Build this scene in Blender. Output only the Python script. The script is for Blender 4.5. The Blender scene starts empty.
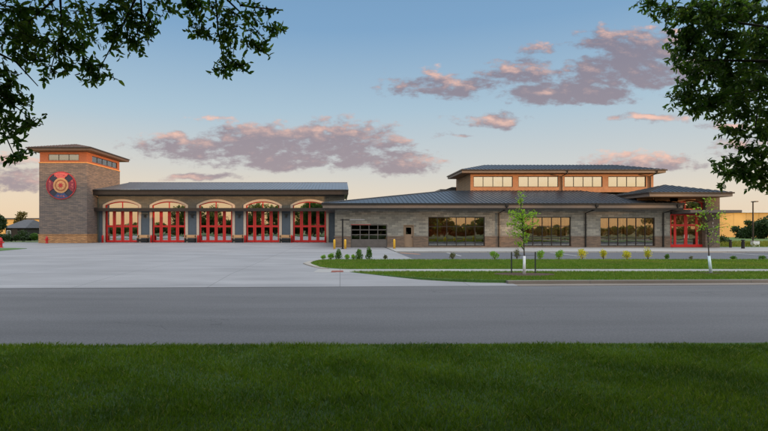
import bpy, math, random
import numpy as np
from mathutils import Vector, Matrix

S = bpy.context.scene
COL = S.collection
F = 512.0            # focal length of the photo in its own pixels
EYE = 1.9
PI = math.pi

# ------------------------------------------------------------------ camera
cd = bpy.data.cameras.new('camera'); cam = bpy.data.objects.new('camera', cd); COL.objects.link(cam)
cam.location = (0, 0, EYE); cam.rotation_euler = (PI/2, 0, 0)
cd.sensor_width = 36.0; cd.lens = 24.0
cd.shift_x = (384-340)/768.0; cd.shift_y = (228-215.5)/768.0*1.0
cd.clip_start = 0.05; cd.clip_end = 6000
S.camera = cam

# ------------------------------------------------------------------ look
S.view_settings.view_transform = 'Standard'; S.view_settings.look = 'None'
S.view_settings.gamma = 1.0; S.view_settings.use_curve_mapping = False
S.view_settings.exposure = 0.0
S.cycles.max_bounces = 8; S.cycles.diffuse_bounces = 3; S.cycles.glossy_bounces = 4
S.cycles.transparent_max_bounces = 12; S.cycles.transmission_bounces = 4
S.cycles.use_denoising = True

# ------------------------------------------------------------------ sun + sky
SUN_AZ = math.radians(60)      # behind the camera, to its right
SUN_EL = math.radians(3.0)
SUN_DIR = Vector((math.sin(SUN_AZ)*math.cos(SUN_EL), -math.cos(SUN_AZ)*math.cos(SUN_EL), math.sin(SUN_EL)))
sd = bpy.data.lights.new('sun', 'SUN'); sun = bpy.data.objects.new('sun', sd); COL.objects.link(sun)
sd.energy = 4.2; sd.angle = math.radians(0.6); sd.color = (1.0, 0.56, 0.24)
sun.rotation_euler = (-SUN_DIR).to_track_quat('-Z', 'Y').to_euler()

W = bpy.data.worlds.new('World'); S.world = W; W.use_nodes = True
NT = W.node_tree; NT.nodes.clear()
class G:
    """tiny node-graph helper"""
    def __init__(s, nt): s.nt = nt
    def n(s, t, **k):
        o = s.nt.nodes.new(t)
        for a, b in k.items(): setattr(o, a, b)
        return o
    def put(s, sock, v):
        if hasattr(v, 'is_linked') or isinstance(v, bpy.types.NodeSocket): s.nt.links.new(v, sock)
        elif v is not None: sock.default_value = v
    def m(s, op, a, b=None, c=None, clamp=False):
        o = s.n('ShaderNodeMath', operation=op, use_clamp=clamp)
        s.put(o.inputs[0], a); s.put(o.inputs[1], b); s.put(o.inputs[2], c); return o.outputs[0]
    def vm(s, op, a, b=None):
        o = s.n('ShaderNodeVectorMath', operation=op); s.put(o.inputs[0], a); s.put(o.inputs[1], b)
        return o.outputs['Value'] if op in ('LENGTH', 'DOT_PRODUCT', 'DISTANCE') else o.outputs[0]
    def mix(s, f, a, b, mode='MIX'):
        o = s.n('ShaderNodeMix', data_type='RGBA', blend_type=mode)
        s.put(o.inputs[0], f); s.put(o.inputs[6], a); s.put(o.inputs[7], b); return o.outputs[2]
    def noise(s, vec, scale, detail=4, rough=0.55, dist=0.0):
        o = s.n('ShaderNodeTexNoise'); s.put(o.inputs['Vector'], vec)
        o.inputs['Scale'].default_value = scale; o.inputs['Detail'].default_value = detail
        o.inputs['Roughness'].default_value = rough; o.inputs['Distortion'].default_value = dist
        return o.outputs[0]
    def ramp(s, f, stops, interp='LINEAR'):
        o = s.n('ShaderNodeValToRGB'); e = o.color_ramp.elements; o.color_ramp.interpolation = interp
        while len(e) < len(stops): e.new(0.5)
        for k, (p, c) in enumerate(stops):
            e[k].position = p; e[k].color = (c, c, c, 1) if isinstance(c, (int, float)) else (*c, 1)
        s.put(o.inputs[0], f); return o.outputs[0]
    def mapr(s, v, a, b, c=0.0, d=1.0, smooth=False):
        o = s.n('ShaderNodeMapRange', clamp=True)
        if smooth: o.interpolation_type = 'SMOOTHSTEP'
        s.put(o.inputs[0], v)
        for i, q in enumerate((a, b, c, d)): o.inputs[1+i].default_value = q
        return o.outputs[0]
    def xyz(s, v):
        o = s.n('ShaderNodeSeparateXYZ'); s.put(o.inputs[0], v); return o.outputs
    def cxyz(s, x, y, z):
        o = s.n('ShaderNodeCombineXYZ'); s.put(o.inputs[0], x); s.put(o.inputs[1], y); s.put(o.inputs[2], z); return o.outputs[0]

def build_sky():
    g = G(NT)
    tc = g.n('ShaderNodeTexCoord').outputs['Generated']
    X, Y, Z = g.xyz(tc)
    sky = g.n('ShaderNodeTexSky', sky_type='NISHITA'); sky.sun_disc = False
    sky.sun_elevation = SUN_EL; sky.sun_rotation = math.radians(180) - SUN_AZ
    sky.air_density = 1.0; sky.dust_density = 1.0; sky.ozone_density = 1.0
    nish = g.vm('MULTIPLY', sky.outputs[0], (0.10, 0.10, 0.10))
    # clear dusk dome: blue overhead, pale and peach low down, golden towards the sun
    el = g.m('MAXIMUM', Z, 0.0)
    east = g.ramp(el, [(0.0, (0.93, 0.72, 0.50)), (0.055, (0.87, 0.76, 0.62)), (0.12, (0.67, 0.70, 0.70)),
                       (0.22, (0.45, 0.61, 0.735)), (0.36, (0.235, 0.42, 0.65)), (0.46, (0.19, 0.36, 0.59)), (0.75, (0.9, 1.02, 1.15)), (0.92, (2.5, 2.65, 2.85)), (1.0, (2.9, 3.0, 3.2))])
    west = g.ramp(el, [(0.0, (1.25, 0.72, 0.30)), (0.06, (1.35, 0.98, 0.55)), (0.16, (1.65, 1.50, 1.18)), (0.30, (1.85, 1.75, 1.6)),
                       (0.6, (1.75, 1.75, 1.75)), (0.92, (2.5, 2.6, 2.75)), (1.0, (2.9, 3.0, 3.2))])
    wf = g.mapr(g.vm('DOT_PRODUCT', tc, (0.30, -0.95, 0.0)), -0.40, 0.5, smooth=True)
    dome = g.mix(wf, east, west)
    # left half of the eastern sky is warmer
    lf = g.m('MULTIPLY', g.mapr(X, -0.7, 0.1, 1, 0), g.mapr(Z, 0.0, 0.2, 0.55, 0))
    dome = g.mix(lf, dome, (0.98, 0.72, 0.46, 1))
    dome = g.mix(0.12, dome, nish)
    # clouds: banks laid out by direction
    Yp = g.m('MAXIMUM', Y, 0.12)
    P = g.cxyz(g.m('DIVIDE', X, Yp), g.m('DIVIDE', Z, Yp), 0.0)
    warp = g.n('ShaderNodeTexNoise'); g.put(warp.inputs['Vector'], g.vm('MULTIPLY', P, (1, 2.0, 1)))
    warp.inputs['Scale'].default_value = 9; warp.inputs['Detail'].default_value = 3
    Pw = g.vm('ADD', P, g.vm('MULTIPLY', g.vm('SUBTRACT', warp.outputs['Color'], (0.5, 0.5, 0.5)), (0.10, 0.035, 0.0)))
    banks = [  # centre px, py, half-width, half-height, strength
        (205, 147, 76, 15, 1.1), (275, 142, 92, 23, 1.3), (335, 142, 70, 23, 1.2), (300, 160, 110, 12, 1.15), (395, 162, 52, 14, 1.25),
        (172, 137, 20, 6, .9), (372, 139, 46, 12, .9),
        (632, 44, 66, 19, 1.1), (655, 66, 58, 30, 1.3), (600, 74, 54, 20, 1.15), (525, 72, 48, 15, 1.25), (450, 86, 66, 13, 1.0), (565, 93, 70, 14, 1.15), (430, 73, 24, 6, .5),
        (490, 120, 36, 8, .7), (456, 135, 18, 4, .5), (650, 119, 46, 5, .7), (640, 160, 62, 10, 1.0), (15, 178, 48, 13, 1.0), (5, 160, 30, 7, .8),
        (200, 177, 50, 5, .85), (215, 119, 34, 4, .62), (725, 128, 30, 4, .7), (540, 50, 20, 5, .35), (735, 148, 30, 10, .7)]
    def field(Pv):
        acc = None
        for px, py, hw, hh, st in banks:
            c = ((px-340)/F, (228-py)/F, 0)
            d = g.vm('LENGTH', g.vm('MULTIPLY', g.vm('SUBTRACT', Pv, c), (F/hw, F/hh, 0)))
            v = g.m('MULTIPLY', g.m('SUBTRACT', 1.0, d), st*0.9)
            v = g.m('MINIMUM', v, 0.48)
            acc = v if acc is None else g.m('MAXIMUM', acc, v)
        return acc
    def fbm(Pv, sc, det): return g.noise(g.vm('MULTIPLY', Pv, (1.0, 2.1, 1.0)), sc, det, 0.62)
    base = field(Pw)
    n1 = g.m('ADD', g.m('MULTIPLY', fbm(P, 10, 9), .5), g.m('MULTIPLY', fbm(P, 30, 8), .5))
    dens = g.m('ADD', base, g.m('MULTIPLY', g.m('SUBTRACT', n1, 0.5), 3.3))
    alpha = g.mapr(dens, -0.05, 0.5, 0, 0.94, smooth=True)
    # light from the right and above on the cloud faces
    P2 = g.vm('ADD', P, (0.016, 0.010, 0))
    n2 = g.m('ADD', g.m('MULTIPLY', fbm(P2, 10, 7), .5), g.m('MULTIPLY', fbm(P2, 30, 6), .5))
    up = field(g.vm('ADD', Pw, (0.012, 0.020, 0)))
    grad = g.m('ADD', g.m('MULTIPLY', g.m('SUBTRACT', n1, n2), 2.6), g.m('MULTIPLY', g.m('SUBTRACT', base, up), 1.0))
    lit = g.mapr(grad, 0.10, 1.25, smooth=True)
    ccol = g.mix(lit, (0.25, 0.23, 0.29, 1), (0.95, 0.59, 0.47, 1))
    low = g.mapr(Z, 0.03, 0.30, 0.30, 0.0)
    ccol = g.mix(low, ccol, (0.72, 0.52, 0.44, 1))
    alpha = g.m('MULTIPLY', alpha, g.mapr(Y, 0.3, 0.5))
    full = g.mix(alpha, dome, ccol)
    bg = g.n('ShaderNodeBackground'); g.put(bg.inputs[0], full); bg.inputs[1].default_value = 1.0
    out = g.n('ShaderNodeOutputWorld'); NT.links.new(bg.outputs[0], out.inputs[0])
build_sky()

# ------------------------------------------------------------------ helpers
RNG = np.random.default_rng(7)
def lin(r, g_, b):
    f = lambda c: (c/255/12.92) if c/255 <= .04045 else ((c/255+.055)/1.055)**2.4
    return (f(r), f(g_), f(b))
def Yv(v, z=0.0): return F*(EYE-z)/v                 # distance of a ground line v pixels under the horizon
def pt(px, py, Y): return ((px-340)*Y/F, Y, EYE-(py-228)*Y/F)
def gx(px, py, z=0.0):                                # point of the ground seen there
    Y = Yv(py-228, z); return ((px-340)*Y/F, Y)

MATS = {}
def mat(name, col, rough=0.7, var=0.15, scale=6.0, metal=0.0, bump=0.0, bscale=60, spec=0.5, detail=5, col2=None, fine=0.0):
    if name in MATS: return MATS[name]
    m = bpy.data.materials.new(name); m.use_nodes = True; MATS[name] = m
    g = G(m.node_tree); b = m.node_tree.nodes['Principled BSDF']
    P = g.n('ShaderNodeNewGeometry').outputs['Position']
    n = g.noise(P, scale, detail)
    f = g.mapr(n, 0.3, 0.7)
    c1 = tuple(max(0, c*(1-var)) for c in col); c2 = col2 or tuple(c*(1+var) for c in col)
    c = g.mix(f, (*c1, 1), (*c2, 1))
    if fine:
        nf = g.noise(P, scale*14, 3)
        c = g.mix(fine, c, g.mix(g.mapr(nf, .35, .65), tuple(q*.6 for q in col)+(1,), tuple(min(1, q*1.5) for q in col)+(1,)))
    g.put(b.inputs['Base Color'], c)
    b.inputs['Roughness'].default_value = rough; b.inputs['Metallic'].default_value = metal
    b.inputs['Specular IOR Level'].default_value = spec
    if bump:
        bn = g.n('ShaderNodeBump'); bn.inputs['Strength'].default_value = bump; bn.inputs['Distance'].default_value = 0.02
        g.put(bn.inputs['Height'], g.noise(P, bscale, 4)); g.put(b.inputs['Normal'], bn.outputs[0])
    return m

def masonry(name, c1, c2, mortar, bw, rh, msize=0.012, rough=0.85, bias=0.0, stain=0.25):
    m = bpy.data.materials.new(name); m.use_nodes = True; MATS[name] = m
    g = G(m.node_tree); b = m.node_tree.nodes['Principled BSDF']
    P = g.n('ShaderNodeNewGeometry').outputs['Position']
    x, y, z = g.xyz(P)
    V = g.cxyz(g.m('ADD', x, y), z, 0.0)
    br = g.n('ShaderNodeTexBrick'); g.put(br.inputs['Vector'], V)
    br.inputs['Color1'].default_value = (*c1, 1); br.inputs['Color2'].default_value = (*c2, 1); br.inputs['Mortar'].default_value = (*mortar, 1)
    br.inputs['Scale'].default_value = 1.0; br.inputs['Mortar Size'].default_value = msize; br.inputs['Bias'].default_value = bias
    br.inputs['Brick Width'].default_value = bw; br.inputs['Row Height'].default_value = rh
    n = g.noise(V, 0.9, 5); n2 = g.noise(P, 14, 4)
    c = g.mix(g.m('MULTIPLY', g.mapr(n, .35, .7), stain), br.outputs[0], (0.10, 0.085, 0.07, 1))
    c = g.mix(g.mapr(n2, .3, .7, 0, .35), c, g.vm('MULTIPLY', c, (1.5, 1.45, 1.4)))
    g.put(b.inputs['Base Color'], c); b.inputs['Roughness'].default_value = rough; b.inputs['Specular IOR Level'].default_value = 0.3
    bn = g.n('ShaderNodeBump'); bn.inputs['Strength'].default_value = 0.6; bn.inputs['Distance'].default_value = 0.03
    h = g.m('ADD', g.m('MULTIPLY', br.outputs['Fac'], -0.7), g.m('MULTIPLY', n2, 0.7))
    g.put(bn.inputs['Height'], h); g.put(b.inputs['Normal'], bn.outputs[0])
    return m

def glass_mat(name, refl, tint, wav=0.05):
    m = bpy.data.materials.new(name); m.use_nodes = True; nt = m.node_tree; nt.nodes.clear(); g = G(nt)
    P = g.n('ShaderNodeNewGeometry').outputs['Position']
    bn = g.n('ShaderNodeBump'); bn.inputs['Strength'].default_value = wav; bn.inputs['Distance'].default_value = 0.05
    g.put(bn.inputs['Height'], g.noise(P, 1.1, 1))
    gl = g.n('ShaderNodeBsdfGlossy'); gl.inputs['Roughness'].default_value = 0.012; gl.inputs['Color'].default_value = (0.92, 0.92, 0.92, 1)
    g.put(gl.inputs['Normal'], bn.outputs[0])
    tr = g.n('ShaderNodeBsdfTransparent'); tr.inputs[0].default_value = (*tint, 1)
    mx = g.n('ShaderNodeMixShader'); mx.inputs[0].default_value = refl
    nt.links.new(tr.outputs[0], mx.inputs[1]); nt.links.new(gl.outputs[0], mx.inputs[2])
    o = g.n('ShaderNodeOutputMaterial'); nt.links.new(mx.outputs[0], o.inputs[0])
    return m

def leaf_mat(name, cols, trans=0.35, rough=0.5, scale=3.0, patch=None):
    m = bpy.data.materials.new(name); m.use_nodes = True; nt = m.node_tree; nt.nodes.clear(); g = G(nt)
    ge = g.n('ShaderNodeNewGeometry')
    r = ge.outputs['Random Per Island']; n = g.noise(ge.outputs['Position'], scale, 2)
    f = g.m('ADD', g.m('MULTIPLY', r, 0.6), g.m('MULTIPLY', g.mapr(n, .3, .7), 0.4))
    c = g.ramp(f, [(i/(len(cols)-1), q) for i, q in enumerate(cols)])
    if patch:
        pn = g.noise(ge.outputs['Position'], patch[0], 4, .6)
        c = g.mix(g.mapr(pn, .47, .68, 0, .75), c, (*patch[1], 1)); c = g.mix(g.mapr(r, .93, .95, 0, .8), c, (.30, .27, .12, 1))
    p = g.n('ShaderNodeBsdfPrincipled'); g.put(p.inputs['Base Color'], c); p.inputs['Roughness'].default_value = rough
    p.inputs['Specular IOR Level'].default_value = 0.35
    t = g.n('ShaderNodeBsdfTranslucent'); g.put(t.inputs[0], g.vm('MULTIPLY', c, (1.5, 1.7, 0.7)))
    mx = g.n('ShaderNodeMixShader'); mx.inputs[0].default_value = trans
    nt.links.new(p.outputs[0], mx.inputs[1]); nt.links.new(t.outputs[0], mx.inputs[2])
    o = g.n('ShaderNodeOutputMaterial'); nt.links.new(mx.outputs[0], o.inputs[0])
    return m

class MB:
    def __init__(s): s.v = []; s.f = []
    def box(s, x0, x1, y0, y1, z0, z1):
        b = len(s.v)
        s.v += [(x0,y0,z0),(x1,y0,z0),(x1,y1,z0),(x0,y1,z0),(x0,y0,z1),(x1,y0,z1),(x1,y1,z1),(x0,y1,z1)]
        s.f += [tuple(b+i for i in q) for q in ((0,3,2,1),(4,5,6,7),(0,1,5,4),(1,2,6,5),(2,3,7,6),(3,0,4,7))]
        return s
    def poly(s, pts):
        b = len(s.v); s.v += [tuple(p) for p in pts]; s.f.append(tuple(range(b, b+len(pts)))); return s
    def prism(s, pts, y0, y1):       # outline in x,z pushed along y
        n = len(pts); b = len(s.v)
        s.v += [(x, y0, z) for x, z in pts] + [(x, y1, z) for x, z in pts]
        s.f.append(tuple(b+i for i in range(n))); s.f.append(tuple(b+n+i for i in reversed(range(n))))
        for i in range(n): s.f.append((b+i, b+n+i, b+n+(i+1) % n, b+(i+1) % n))
        return s
    def slab(s, pts, z0, z1):        # outline in x,y
        n = len(pts); b = len(s.v)
        s.v += [(x, y, z1) for x, y in pts] + [(x, y, z0) for x, y in pts]
        s.f.append(tuple(b+i for i in range(n))); s.f.append(tuple(b+n+i for i in reversed(range(n))))
        for i in range(n): s.f.append((b+i, b+n+i, b+n+(i+1) % n, b+(i+1) % n))
        return s
    def tube(s, pts, r, n=8, cap=True):
        pts = [Vector(p) for p in pts]; rs = r if isinstance(r, (list, tuple)) else [r]*len(pts)
        b = len(s.v)
        for i, p in enumerate(pts):
            d = (pts[min(i+1, len(pts)-1)] - pts[max(i-1, 0)]).normalized()
            a = d.cross(Vector((0, 0, 1)) if abs(d.z) < .9 else Vector((1, 0, 0))).normalized(); c = d.cross(a)
            for k in range(n):
                t = 2*PI*k/n; q = p + (a*math.cos(t) + c*math.sin(t))*rs[i]; s.v.append(tuple(q))
        for i in range(len(pts)-1):
            for k in range(n):
                s.f.append((b+i*n+k, b+i*n+(k+1) % n, b+(i+1)*n+(k+1) % n, b+(i+1)*n+k))
        if cap:
            s.f.append(tuple(b+k for k in reversed(range(n)))); s.f.append(tuple(b+(len(pts)-1)*n+k for k in range(n)))
        return s
    def lathe(s, prof, cx=0, cy=0, cz=0, n=16):
        b = len(s.v)
        for r, z in prof:
            for k in range(n): s.v.append((cx+r*math.cos(2*PI*k/n), cy+r*math.sin(2*PI*k/n), cz+z))
        for i in range(len(prof)-1):
            for k in range(n): s.f.append((b+i*n+k, b+i*n+(k+1) % n, b+(i+1)*n+(k+1) % n, b+(i+1)*n+k))
        s.f.append(tuple(b+k for k in reversed(range(n)))); s.f.append(tuple(b+(len(prof)-1)*n+k for k in range(n)))
        return s
    def build(s, name, m, parent=None, smooth=False, bevel=0.0, off=(0, 0, 0)):
        me = bpy.data.meshes.new(name); me.from_pydata([tuple(a-b for a, b in zip(v, off)) for v in s.v], [], s.f); me.update()
        me.materials.append(m)
        if smooth: me.polygons.foreach_set('use_smooth', [True]*len(me.polygons))
        o = bpy.data.objects.new(name, me); COL.objects.link(o)
        if parent: o.parent = parent
        if bevel:
            bv = o.modifiers.new('bevel', 'BEVEL'); bv.width = bevel; bv.segments = 2; bv.limit_method = 'ANGLE'
        return o

def tag(o, label=None, cat=None, group=None, kind=None):
    if label: o['label'] = label
    if cat: o['category'] = cat
    if group: o['group'] = group
    if kind: o['kind'] = kind
    return o
def empty(name, loc=(0, 0, 0), rz=0, **k):
    o = bpy.data.objects.new(name, None); COL.objects.link(o); o.location = loc; o.rotation_euler = (0, 0, rz)
    o.empty_display_size = .2
    return tag(o, **k)
def kids(o): return [c for c in bpy.data.objects if c.parent == o]
def copy_tree(o, parent=None):
    c = o.copy(); COL.objects.link(c); c.parent = parent
    for ch in kids(o): copy_tree(ch, c)
    return c
def np_mesh(name, V, Fc, m, parent=None):
    """V (n,3), Fc (k,w) all faces of the same width"""
    me = bpy.data.meshes.new(name); w = Fc.shape[1]
    me.vertices.add(len(V)); me.vertices.foreach_set('co', V.astype(np.float32).ravel())
    me.loops.add(Fc.size); me.loops.foreach_set('vertex_index', Fc.astype(np.int32).ravel())
    me.polygons.add(len(Fc)); me.polygons.foreach_set('loop_start', np.arange(0, Fc.size, w, dtype=np.int32))
    me.update(calc_edges=True); me.materials.append(m)
    o = bpy.data.objects.new(name, me); COL.objects.link(o)
    if parent: o.parent = parent
    return o
def unit(a): return a/np.maximum(1e-9, np.linalg.norm(a, axis=-1, keepdims=True))
def leaves(name, P, size, m, parent=None, D=None, jitter=1.0, wide=0.42, rng=RNG, fold=0.12):
    """folded pointed leaves rooted at P, pointing roughly along D"""
    n = len(P); r = rng.normal(size=(n, 3))
    D = unit(r if D is None else D + r*jitter)
    A = unit(np.cross(D, rng.normal(size=(n, 3)))); N = np.cross(D, A)
    L = (size*rng.uniform(.65, 1.25, n))[:, None]; Wd = L*wide*.5
    t = [P, P+D*L*.32+A*Wd-N*L*fold*-1, P+D*L*.70+A*Wd*.75+N*L*fold*.6, P+D*L-N*L*.05,
         P+D*L*.70-A*Wd*.75+N*L*fold*.6, P+D*L*.32-A*Wd+N*L*fold]
    V = np.stack(t, 1).reshape(-1, 3); b = (np.arange(n)*6)[:, None]
    Fc = np.concatenate([b+np.array([0, 1, 2, 3]), b+np.array([0, 3, 4, 5])], 0)
    return np_mesh(name, V, Fc, m, parent)
def clumps(centres, radii, n, rng=RNG, shell=0.5, sq=(1, 1, 1)):
    """n points spread through blobs, denser to their skins"""
    C = np.array(centres); R = np.array(radii); w = R**2; k = rng.choice(len(C), n, p=w/w.sum())
    u = unit(rng.normal(size=(n, 3))); q = rng.uniform(0, 1, n)**(shell)
    return C[k] + u*np.array(sq)*(R[k]*q)[:, None], u

# ------------------------------------------------------------------ materials
M = {}
M['asphalt'] = mat('asphalt', (0.088, 0.088, 0.098), .88, .12, .5, bump=.35, bscale=120, fine=.5)
def asphalt():
    m = bpy.data.materials.new('road_asphalt'); m.use_nodes = True; g = G(m.node_tree); b = m.node_tree.nodes['Principled BSDF']
    P = g.n('ShaderNodeNewGeometry').outputs['Position']; x, y, z = g.xyz(P)
    base = (0.082, 0.082, 0.088)
    n = g.noise(g.vm('MULTIPLY', P, (.12, 1, 1)), .8, 6, .6); nf = g.noise(P, 26, 5, .8); nb = g.noise(P, .22, 4)
    c = g.mix(g.mapr(n, .3, .7), tuple(q*.82 for q in base)+(1,), tuple(q*1.16 for q in base)+(1,))
    c = g.mix(g.mapr(nf, .45, .66, 0, .8), c, g.vm('MULTIPLY', c, (1.8, 1.75, 1.65)))
    c = g.mix(g.mapr(nb, .5, .75, 0, .4), c, g.vm('MULTIPLY', c, (.75, .75, .76)))
    v = g.n('ShaderNodeTexVoronoi', feature='DISTANCE_TO_EDGE'); wv = g.n('ShaderNodeTexNoise'); g.put(wv.inputs['Vector'], P); wv.inputs['Scale'].default_value = .9; wv.inputs['Detail'].default_value = 6
    g.put(v.inputs['Vector'], g.vm('ADD', g.vm('MULTIPLY', P, (.14, .30, 0)), g.vm('MULTIPLY', wv.outputs['Color'], (.35, .35, 0)))); v.inputs['Scale'].default_value = 1.0
    cr = g.m('MULTIPLY', g.m('LESS_THAN', v.outputs['Distance'], .0016), g.mapr(g.noise(P, .35, 2), .48, .56))
    seam = g.m('LESS_THAN', g.m('ABSOLUTE', g.m('SUBTRACT', g.m('ADD', y, g.m('MULTIPLY', x, -.03)), 12.9)), .02)
    c = g.mix(g.m('MULTIPLY', g.m('MAXIMUM', cr, g.m('MULTIPLY', seam, .5)), .45), c, (.03, .03, .032, 1))
    g.put(b.inputs['Base Color'], c); b.inputs['Roughness'].default_value = .85
    bn = g.n('ShaderNodeBump'); bn.inputs['Strength'].default_value = .35; bn.inputs['Distance'].default_value = .01
    g.put(bn.inputs['Height'], nf); g.put(b.inputs['Normal'], bn.outputs[0]); return m
M['asphalt'] = asphalt()
M['lot'] = mat('lot_asphalt', (0.085, 0.088, 0.10), .9, .12, .6, bump=.3, bscale=100, fine=.4)
M['soil'] = mat('field_grass', (0.07, 0.095, 0.03), .95, .35, .15)
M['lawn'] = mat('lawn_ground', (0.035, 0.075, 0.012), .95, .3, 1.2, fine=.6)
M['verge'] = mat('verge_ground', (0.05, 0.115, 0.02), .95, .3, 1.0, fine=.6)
M['brown_metal'] = mat('dark_bronze_metal', (0.035, 0.027, 0.024), .4, .1, 3, metal=.4)
M['black_metal'] = mat('black_metal', (0.012, 0.012, 0.014), .4, .1, 3, metal=.3)
M['fascia'] = mat('tan_fascia', (0.17, 0.135, 0.115), .5, .06, 2)
M['soffit'] = mat('cedar_soffit', (0.30, 0.15, 0.06), .6, .15, 5)
M['roof_metal'] = mat('slate_standing_seam_metal', (0.055, 0.063, 0.075), .36, .12, .7, metal=.55)
M['tower_roof'] = mat('brown_standing_seam_metal', (0.09, 0.06, 0.05), .5, .1, 1.0, metal=.3)
M['blue_wall'] = mat('blue_grey_panel', (0.075, 0.10, 0.13), .75, .12, 2, fine=.2)
M['trim'] = mat('cream_stone_trim', (0.50, 0.42, 0.35), .75, .08, 5)
M['red'] = mat('red_paint', (0.52, 0.012, 0.012), .35, .08, 3)
M['red_dull'] = mat('faded_red_paint', (0.42, 0.012, 0.014), .45, .1, 8)
M['yellow'] = mat('yellow_paint', (0.70, 0.40, 0.03), .5, .08, 6)
M['white'] = mat('white_plastic', (0.72, 0.74, 0.78), .5, .05, 6)
M['wood'] = mat('bench_wood', (0.50, 0.30, 0.15), .6, .2, 12)
M['mulch'] = mat('bark_mulch', (0.06, 0.03, 0.018), .95, .4, 22, bump=.8, bscale=40)
M['bark'] = mat('bark', (0.055, 0.042, 0.032), .9, .3, 14, bump=.8, bscale=30)
M['interior'] = mat('interior_wall', (0.12, 0.10, 0.085), .9, .2, 1)
M['interior_brick'] = mat('interior_brick_wall', (0.16, 0.06, 0.04), .9, .3, 3)
M['curtain'] = mat('tan_blind', (0.78, 0.50, 0.25), .8, .1, 2)
M['brick_low'] = masonry('low_brick', lin(130, 110, 96), lin(96, 85, 78), lin(116, 102, 90), .40, .10)
M['tower_base'] = masonry('tower_base_stone', lin(186, 140, 96), lin(150, 112, 80), lin(120, 100, 80), .40, .13)
M['stone_tower'] = masonry('tower_stone', lin(128, 115, 108), lin(96, 91, 92), lin(84, 78, 76), .60, .145, .015)
M['stone_wall'] = masonry('office_stone', lin(154, 153, 146), lin(116, 117, 115), lin(108, 105, 101), .60, .20, .012, bias=-.1, stain=.30)
M['stone_grey'] = masonry('garage_stone', lin(106, 106, 101), lin(90, 91, 89), lin(80, 79, 76), .60, .20, .011)
M['siding'] = masonry('lap_siding', lin(165, 140, 112), lin(160, 136, 110), lin(70, 58, 46), 30, .16, .018)
M['clere'] = mat('cedar_panel', lin(158, 110, 76), .6, .22, 2.5, fine=.3)
M['glass_gold'] = glass_mat('coated_glass', .60, (.35, .36, .36))
M['glass_dim'] = glass_mat('office_glass', .26, (.62, .60, .56))
M['glass_clere'] = glass_mat('clerestory_glass', .62, (.4, .4, .4))
M['glass_tower'] = glass_mat('tower_glass', .28, (.5, .5, .5))
M['glass_dark'] = glass_mat('dark_glass', .10, (.5, .5, .5))
M['leaf_near'] = leaf_mat('ash_leaves', [(0.025, 0.06, 0.015), (0.06, 0.12, 0.03), (0.12, 0.19, 0.045), (0.24, 0.26, 0.08)], .45)
M['leaf_mid'] = leaf_mat('young_tree_leaves', [(0.12, 0.22, 0.02), (0.22, 0.36, 0.035), (0.34, 0.46, 0.06)], .45)
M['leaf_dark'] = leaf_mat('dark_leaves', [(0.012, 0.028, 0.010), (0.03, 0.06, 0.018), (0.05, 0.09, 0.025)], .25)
M['leaf_belt'] = leaf_mat('tree_belt_leaves', [(0.06, 0.08, 0.03), (0.11, 0.14, 0.05), (0.17, 0.18, 0.06)], .45)
M['leaf_shrub'] = leaf_mat('shrub_leaves', [(0.03, 0.08, 0.012), (0.07, 0.16, 0.02), (0.13, 0.24, 0.03)], .3)
M['leaf_lime'] = leaf_mat('bright_shrub_leaves', [(0.08, 0.18, 0.02), (0.17, 0.33, 0.03), (0.28, 0.42, 0.05)], .35)
M['leaf_gold'] = leaf_mat('yellow_shrub_leaves', [(0.22, 0.26, 0.02), (0.48, 0.44, 0.03), (0.70, 0.55, 0.05)], .35)
M['leaf_dull'] = leaf_mat('dull_shrub_leaves', [(0.07, 0.07, 0.05), (0.12, 0.13, 0.07), (0.20, 0.19, 0.12)], .3)
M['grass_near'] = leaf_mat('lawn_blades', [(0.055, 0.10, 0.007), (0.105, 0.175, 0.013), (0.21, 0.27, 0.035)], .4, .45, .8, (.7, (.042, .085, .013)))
M['grass_mid'] = leaf_mat('verge_blades', [(0.06, 0.13, 0.012), (0.115, 0.20, 0.018), (0.24, 0.29, 0.05)], .35, .6, .9, (.45, (.12, .15, .03)))

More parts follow.
